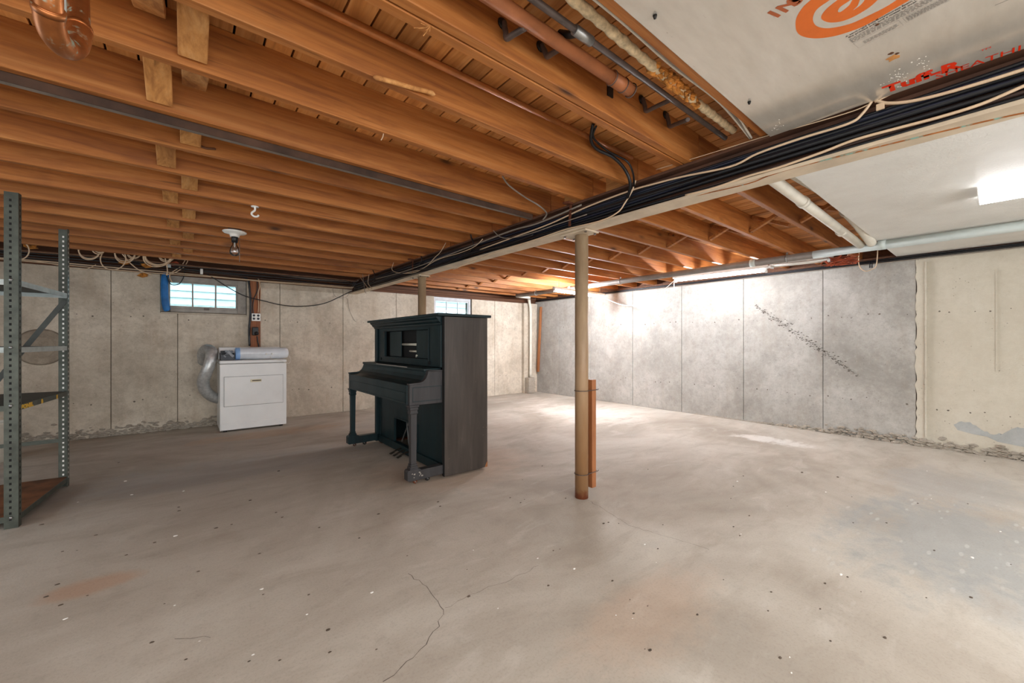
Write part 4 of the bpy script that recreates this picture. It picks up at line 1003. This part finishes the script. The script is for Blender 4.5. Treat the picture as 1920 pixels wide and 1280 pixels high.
# ------------------------------------------------------------------ wiring board beside the window
pk = thing('wiring_plank', 'upright reddish plank on the wall right of the window carrying sockets', 'plank', (.815,7.18,1.02))
MB().box(.752,.884,7.176,7.199,1.0,2.13).build('plank', M['plank'], pk, bevel=.003)
so = thing('wall_socket', 'white four-outlet socket box screwed to the reddish plank', 'socket', (.823,7.16,1.52))
MB().box(.766,.880,7.142,7.175,1.517,1.632).build('box', M['porcelain'], so, bevel=.004)
for x in (.796,.850):
    for z in (1.552,1.600):
        o = MB().lathe([(.017,-.003),(.017,0)], (x,7.142,z), 14, 'Y').build('outlet', M['charcoal'], so)
pl_ = thing('plug', 'big black dryer plug in its socket low on the reddish plank', 'plug', (.815,7.15,1.29))
MB().box(.772,.852,7.125,7.175,1.30,1.425).build('socket_body', M['black'], pl_, bevel=.01)
MB().lathe([(.026,0),(.028,-.02),(.022,-.05),(.012,-.06)], (.825,7.125,1.33), 14, 'Y').build('plug_body', M['rubber'], pl_)
W = lambda l, y=7.165: [PY(u,v,y) for u,v in l]
cable([PY(482,630,7.09),PY(483,640,7.10),PY(485,648,7.11),PY(487,668,7.135)], .009, M['black_cable'], 'thick black lead hanging from the dryer plug', 'cord', 'power_cord')
cable(W([(408,512),(432,513),(452,518),(464,524),(468,540),(470,570),(469,595),(467,620),(468,648)],7.17), .014, M['black_cable'], 'thickest black cable bending down the left edge of the reddish plank')
cable(W([(482,520),(482,545),(476,560),(474,575),(475,588)],7.165), .007, M['black_cable'], 'black cable bowing down the middle of the reddish plank to the sockets')
cable(W([(484,522),(487,535),(484,550),(485,570),(484,586)],7.166), .006, M['cream_cable'], 'cream cable running down the reddish plank to the sockets')
cable(W([(486,524),(489,545),(488,570),(487,588)],7.168), .004, M['cream_cable'], 'thin cream cable on the right edge of the reddish plank')
cable(W([(350,505),(380,510),(400,521),(430,540),(460,555),(495,564),(530,572),(570,574),(610,568),(650,550),(675,538),(690,528)],7.12), .007, M['black_cable'], 'long black cable drooping across the back wall from the window to the girder')
cable(W([(312,515),(318,530),(324,534),(336,532),(344,520),(347,505)],7.14), .006, M['black_cable'], 'short black cable loop at the upper left of the window')
cable(W([(652,560),(655,580),(663,598),(668,603)],7.19), .003, M['grey_cable'], 'thin grey wire hanging on the back wall left of the piano, upper one')
cable(W([(624,538),(626,552),(636,558),(650,556),(655,548)],7.15), .003, M['grey_cable'], 'thin grey wire loop near the far end of the girder')
# bundles along the top of the back wall
M['brown_pipe'] = plain('brown_pipe', '#6b4a33', .5, var=.2)
bl = [('black_cable',6.95,2.18,.010),('brown_cable',7.0,2.155,.008),('cream_cable',7.06,2.135,.006),('black_cable',7.08,2.165,.009),('cream_cable',7.12,2.122,.006),('grey_cable',7.14,2.142,.008),('black_cable',6.90,2.205,.009),('brown_pipe',6.84,2.215,.013),('brown_cable',7.04,2.195,.011),('grey_cable',6.98,2.225,.007)]
nm7 = ['nearest black','brown','upper cream','middle black','lowest cream','grey','topmost black','thickest brown','thicker dark brown','upper grey']
for i,(mt,y,z,r) in enumerate(bl):
    pts = [(x, y+.02*mnoise.noise((i*5,x,0)), z+.022*mnoise.noise((i*3.7,x*.9,2))) for x in [-2.6+.3*k for k in range(17)]]
    cable(pts+[(2.20,y-.1,z)], r, M[mt], f'{nm7[i]} cable strung along the top of the back wall', group='cables along the back wall', k=3)
# coiled leftover cable hanging under the last joists
def coil(u, v, ru, rv, turns, y, lab, mt='cream_cable', tail=None, seed=1):
    rr = random.Random(seed); sc_ = (y*1.0)/1.46/752*1.0
    pts = []; n_ = 22*turns
    for k in range(n_+1):
        a = 2*math.pi*k/22 + 1.2; q_ = 1 + .10*math.sin(k*.31+seed)
        pts.append(PY(u + ru*math.cos(a)*q_, v - rv*math.sin(a)*q_ + 2*math.sin(k*.17), y - .03*math.sin(k*.2+seed)))
    if tail: pts += [PY(a,b_,y) for a,b_ in tail]
    return cable(pts, .0062, M[mt], lab, 'cable', 'cable_coil', 'cable coils under the last joists', k=2, n=6)
coil(36,470,17,15,1,6.61,'cream cable coil hanging between the two shelf posts',seed=2)
coil(166,468,20,16,2,6.61,'cream cable coil just right of the rear shelf post',seed=3)
coil(186,466,12,9,2,6.60,'small cream cable coil beside the rear shelf post coil',seed=13)
coil(212,482,24,20,1,6.61,'wide single cream cable loop, second coil from the shelf posts',tail=[(236,484),(245,494),(262,507),(285,515)],seed=4)
coil(236,474,19,16,3,6.60,'tangled cream cable coil beside the wide loop',seed=5)
coil(250,470,14,13,2,6.62,'cream cable coil between the tangled coil and the thickest coil',seed=15)
coil(296,481,25,18,5,6.61,'thickest cream cable coil of many turns above the window corner',tail=[(312,494),(314,508),(312,516)],seed=6)
coil(312,476,15,12,2,6.60,'tight cream cable coil on the right shoulder of the thickest coil',seed=16)
cable(W([(345,470),(348,484),(340,498),(326,508),(312,516)],6.95), .0055, M['cream_cable'], 'cream cable sweeping down to the top of the blue foam strip, left one')
cable(W([(350,470),(353,485),(345,500),(330,510),(318,516),(323,530)],6.97), .0055, M['cream_cable'], 'cream cable sweeping down to the top of the blue foam strip, right one')
cable(W([(60,488),(100,495),(150,505),(168,502),(180,496)],7.05), .004, M['cream_cable'], 'thin cream wire sagging over the wall top behind the shelf')
for i,(u,v,mt,lab,sz) in enumerate([(316,497,'galv','small shiny metal junction box hanging left of the window',(.05,.03,.06)),(378,509,'porcelain','small white switch box hanging above the window',(.03,.03,.07)),(360,471,'porcelain','small white box screwed to the last joist above the window',(.055,.04,.035))]):
    p = PY(u,v,6.85 if i<2 else 6.52); b = MB().box(p.x-sz[0]/2,p.x+sz[0]/2,p.y-sz[1]/2,p.y+sz[1]/2,p.z-sz[2]/2,p.z+sz[2]/2)
    solo(b,'junction_box',M[mt],lab,'box',bevel=.004)
for i,(u,v,lab) in enumerate([(233,492,'small rusty metal scrap hanging from the wide cable loop'),(273,498,'orange-brown paper scrap among the cables left of the window'),(267,516,'orange-brown paper scrap at the wall top left of the window'),(55,462,'orange-brown lump in the dark above the shelf'),(325,495,'pinkish scrap among the cables above the blue foam')]):
    p = PY(u,v,7.18 if i==2 else 6.9); b = MB(); rr = random.Random(i); b.blob(p, .045, (1.3,.35,.7), rr, 7, .7); b.blob(p+Vector((.03,0,.015)), .03, (1,.4,.8), rr, 6, .7)
    solo(b,'scrap',M['tan_insulation'] if i!=4 else M['redwire'],lab,'scrap')
# right wall cable run
for i,(mt,z,r,x) in enumerate([('black_cable',2.178,.010,6.562),('grey_cable',2.158,.007,6.568),('black_cable',2.196,.010,6.570)]):
    pts = [(x-.004, y, z+.010*mnoise.noise((i*9,y*.7,1))) for y in [-2.9+.4*k for k in range(26)]]
    cable(pts, r, M[mt], ['black cable along the top of the right wall, middle one of three','grey cable along the top of the right wall, lowest of three','black cable along the top of the right wall, highest of three'][i], group='cables along the right wall', k=3)
cable([PX(1612,464,6.3),PX(1610,485,6.35),PX(1612,500,6.4),PX(1622,508,6.42),PX(1634,505,6.45),PX(1643,497,6.42),PX(1646,465,6.3)], .0055, M['cream_cable'], 'cream cable loop hanging from the drain pipe near the parged wall')
cable([PX(1592,475,6.3),PX(1580,490,6.4),PX(1573,497,6.5)], .004, M['cream_cable'], 'short pale wire end left of the cream hanging loop')
p = PX(1633,495,6.5); b = MB(); b.tube([PX(1631,489,6.52),PX(1631,502,6.52)], .007, 6); b.tube([PX(1635,489,6.52),PX(1635,502,6.52)], .007, 6)
solo(b,'cable_ends',M['black_cable'],'pair of black cable ends at the top of the right wall','cable')
# white pipe in the far corner and the block under it, stick on the wall
wpip = thing('corner_pipe', 'white painted vertical pipe in the far corner of the room', 'pipe', (6.30,7.06,.36))
MB().tube(smooth_path([(6.22,7.02,2.20),(6.26,7.05,2.12),(6.30,7.06,1.95),(6.305,7.06,1.2),(6.30,7.06,.375)],6), .030, 14).build('pipe_run', M['white_pipe'], wpip)
blk_ = MB(); rr = random.Random(2)
blk_.prism([(6.19,6.99),(6.37,6.985),(6.40,7.10),(6.375,7.128),(6.18,7.128)], .001, .365, 'Z')
cb = thing('concrete_block', 'crumbling concrete footing block under the white corner pipe', 'block', (6.28,7.06,0))
blk_.build('block', M['rubble'], cb, bevel=.012)
b = MB()
for k in range(60): b.blob((rr.uniform(6.19,6.38), 6.99+rr.uniform(-.006,.004), rr.uniform(.02,.35)), rr.uniform(.008,.02), (1,.5,1), rr)
b.build('crumbs', M['rubble'], cb, kind='stuff')
sk = MB().bar((6.545,6.96,2.035),(6.535,7.05,.49),.05,.045)
solo(sk,'wooden_stick',M['stud'],'reddish wooden stick fixed upright on the right wall near the corner','stick',bevel=.003)

# ------------------------------------------------------------------ bulb, hook, splinters
bu = thing('bulb_holder', 'white porcelain lampholder with a clear unlit bulb under a joist', 'bulb holder', (.36,4.46,2.1))
bc = PY(440,425,4.466); bx, by, bz = bc.x, 4.466, ZJ-.001
MB().box(bx-.05,bx+.05,by-.03,by+.03,bz-.022,bz).build('mounting_box', M['weathered'], bu, bevel=.003)
MB().lathe([(.03,-.022),(.092,-.026),(.095,-.032),(.085,-.040),(.05,-.048),(.038,-.060),(.036,-.075),(.0,-.075)], (bx,by,bz), 28).build('porcelain_base', M['porcelain'], bu)
MB().lathe([(.026,-.075),(.027,-.09),(.024,-.125),(.0,-.125)], (bx,by,bz), 20).build('socket', M['black'], bu)
MB().lathe([(.016,-.122),(.018,-.145),(.032,-.175),(.041,-.205),(.038,-.230),(.022,-.247),(.0,-.251)], (bx,by,bz), 24).build('bulb', M['bulb_glass'], bu)
MB().lathe([(.006,-.125),(.005,-.16),(.002,-.17)], (bx,by,bz), 8).build('bulb_stem', M['porcelain'], bu)
MB().tube([(bx+.036,by,bz-.07),(bx+.037,by,bz-.30)], .0022, 5).build('pull_chain', M['galv'], bu)
hc = PY(478,388,3.63); hx, hy = hc.x, 3.63
b = MB(); b.lathe([(.026,-.006),(.026,0)], (hx,hy,ZJ-.0005), 16)
b.tube(smooth_path([(hx,hy,ZJ-.004),(hx,hy,ZJ-.03),(hx-.018,hy,ZJ-.05),(hx-.02,hy,ZJ-.066),(hx-.004,hy,ZJ-.078),(hx+.016,hy,ZJ-.075),(hx+.024,hy,ZJ-.062)],5), .0075, 8)
solo(b,'ceiling_hook',M['porcelain'],'white screw-in ceiling hook under a joist near the bulb','hook')
b = MB(); a_, c_ = PY(700,146,1.555), PY(812,176,1.548); pts = smooth_path([a_+Vector((0,0,.004)), a_.lerp(c_,.3)+Vector((0,-.004,.002)), a_.lerp(c_,.6)+Vector((0,-.01,-.004)), a_.lerp(c_,.9)+Vector((0,-.012,-.004)), c_+Vector((0,-.02,-.014))],5)
b.tube(pts, [.004]+[.010]*(len(pts)-4)+[.008,.005,.002], 6)
solo(b,'wood_splinter',M['strut'],'long bark splinter hanging from the lower edge of a joist','splinter')
b = MB(); rr = random.Random(12); o_ = PY(812,58,1.17)
for k in range(9):
    e = Vector((rr.uniform(-.06,.03), rr.uniform(-.03,.01), rr.uniform(-.035,-.008))); b.tube(smooth_path([(o_.x,1.19,ZJ-.002), Vector((o_.x,1.19,ZJ-.01))+e*.5, Vector((o_.x,1.19,ZJ-.012))+e],4), .0014, 4)
solo(b,'frayed_fibres',M['strut'],'frayed straw-like fibres sticking out of the doubled joist','fibres')
p = PY(722,248,1.94); b = MB().tube(smooth_path([(p.x,1.96,ZJ+.001),(p.x-.006,1.955,ZJ-.02),(p.x-.016,1.95,ZJ-.04)],4), .0028, 5)
solo(b,'bent_nail',M['cream_cable'],'pale bent strip hanging from a joist at upper middle','nail')
p = PY(385,277,2.785); b = MB().tube(smooth_path([p+Vector((-.03,-.005,.005)),p+Vector((0,-.012,-.006)),p+Vector((.045,-.008,.004))],4), .006, 5)
solo(b,'bark_strip',M['plate'],'dark bark strip on a joist face at left, above the bulb','bark')

# ------------------------------------------------------------------ shelving unit at the left
M['shelf_steel'] = plain('grey_green_steel', '#555a52', .5, .35, var=.18, scale=9)
M['shelf_dark'] = plain('dark_shelf_steel', '#4b4d49', .55, .3, var=.15, scale=9)
M['shelf_rust'] = plain('rusted_shelf_pan', '#7d4f30', .75, .15, var=.35, scale=5)
M['shelf_light'] = plain('pale_shelf_edge', '#b4bdbb', .5, .25, var=.12, scale=9)
M['yellow'] = plain('yellow_print', '#eec02e', .5, var=.03)
su = thing('shelving_unit', 'grey slotted-steel shelving unit with four rusty shelves at the left edge', 'shelf', (-1.3,4.48,0))
SX0, SX1, SY0, SY1 = -1.78, -.805, 4.03, 4.945
def angle_post(x, y, sx, sy, h, lean=0):
    """slotted angle: one leaf along x, one along y, with punched holes as dark slots"""
    wX, wY, tk = .062, .045, .0035
    p = MB()
    def sl(z): return lean*(1-z/h)
    vs = []
    poly = [(0,0),(sx*wX,0),(sx*wX,sy*tk),(sx*tk,sy*tk),(sx*tk,sy*wY),(0,sy*wY)]
    for z in (.001, h): vs += [(x+a+sl(z)*(1), y+b_, z) for a,b_ in poly]
    p.add(vs, [tuple(range(6))[::-1], tuple(range(6,12))] + [(i,(i+1)%6,6+(i+1)%6,6+i) for i in range(6)])
    po = p.build('post', M['shelf_steel'], su)
    hl = MB(); k = 0; z = .06
    while z < h-.03:
        s_ = sl(z)
        for e in (-1, 1):
            yy = (min(y,y+sy*tk)-.0006) if e < 0 else (max(y,y+sy*tk)+.0006)
            hl.add([(x+sx*wX*.55+s_-.0055, yy, z-.008),(x+sx*wX*.55+s_+.0055, yy, z-.008),(x+sx*wX*.55+s_+.0055, yy, z+.008),(x+sx*wX*.55+s_-.0055, yy, z+.008)], [(0,1,2,3)])
            xx = s_ + ((min(x,x+sx*tk)-.0006) if e < 0 else (max(x,x+sx*tk)+.0006))
            hl.add([(xx, y+sy*wY*.5-.0055, z+.012),(xx, y+sy*wY*.5+.0055, z+.012),(xx, y+sy*wY*.5+.0055, z+.028),(xx, y+sy*wY*.5-.0055, z+.028)], [(0,1,2,3)])
        z += .038
    hl.build('post_slots', M['inside'] if y < 4.5 else M['porcelain'], po, kind='stuff')
    for z in (.07,.79,1.165,1.60):
        MB().lathe([(.009,-.006),(.009,0)], (x+sx*wX*.5+sl(z), min(y,y+sy*tk)-.0005, z), 6, 'Y').build('bolt', M['galv'], po)
    return po
angle_post(SX1,SY0,-1,1,2.165,-.0)
angle_post(SX1,SY1,-1,-1,2.135)
angle_post(SX0,SY0,1,1,2.165); angle_post(SX0,SY1,1,-1,2.135)
for z, mt, rim in ((.078,'shelf_rust','shelf_steel'),(.79,'shelf_dark','shelf_steel'),(1.165,'shelf_dark','shelf_light'),(1.60,'shelf_dark','shelf_light')):
    s_ = MB().box(SX0+.005,SX1-.005,SY0+.005,SY1-.005,z-.003,z+.001).build('shelf', M[mt], su)
    b = MB(); hgt = .034 if z > .1 else .036
    b.box(SX1-.0048,SX1-.0015,SY0+.006,SY1-.006,z-hgt,z+.0015); b.box(SX0+.0015,SX0+.0048,SY0+.006,SY1-.006,z-hgt,z+.0015)
    b.box(SX0+.006,SX1-.006,SY0+.004,SY0+.0075,z-hgt,z+.0015); b.box(SX0+.006,SX1-.006,SY1-.0075,SY1-.004,z-hgt,z+.0015)
    b.build('shelf_rim', M[rim], s_)
    if z == .79:
        nrm = (Vector((0,1,0)), Vector((0,0,1)), Vector((1,0,0)))
        printed('SONEL', (SX1+.0002, 4.075, z-.030), 0, .036, M['yellow'], s_, 'yellow_print', sx=1.6, bold=.0035, normal=nrm)
        printed('B', (SX1+.0002, 4.385, z-.030), 0, .036, M['yellow'], s_, 'yellow_print', sx=1.5, bold=.0035, normal=nrm)
        printed('E', (SX1+.0002, 4.665, z-.030), 0, .036, M['yellow'], s_, 'yellow_print', sx=1.5, bold=.0035, normal=nrm)
for (a,b_) in (((SX1-.03,SY1+.004,1.56),(SX0+.02,SY1+.004,-.01+.06)),((SX0+.03,SY1+.008,1.56),(SX1-.02,SY1+.008,.06))):
    if a[0] > b_[0]: MB().bar((SX1-.02,SY1-.008,1.55),(-1.70,SY1-.008,-.02+.02),.035,.003,(0,1,0)).build('brace', M['shelf_dark'], su)
MB().bar((SX1-.01,SY1-.006,.385),(SX0,SY1-.006,.375),.004,.03).build('back_strap', M['shelf_steel'], su)
# bucket behind the shelf
bk = thing('bucket', 'white plastic bucket by the back wall at the left edge, behind the shelf', 'bucket', (-1.55,6.4,0))
q = PZ(8,865,0)
MB().lathe([(.12,.001),(.145,.38),(.150,.385),(.150,.40),(.142,.40),(.138,.385),(.115,.012),(.0,.012)], (q.x-.10,q.y+.03,0), 28).build('pail', M['white_pipe'], bk)
for c in bk.children: pass
# the unit stands a few degrees off square
su.rotation_euler = (0, 0, -math.radians(5.3)); su.location = (-1.293, 4.524, 0)
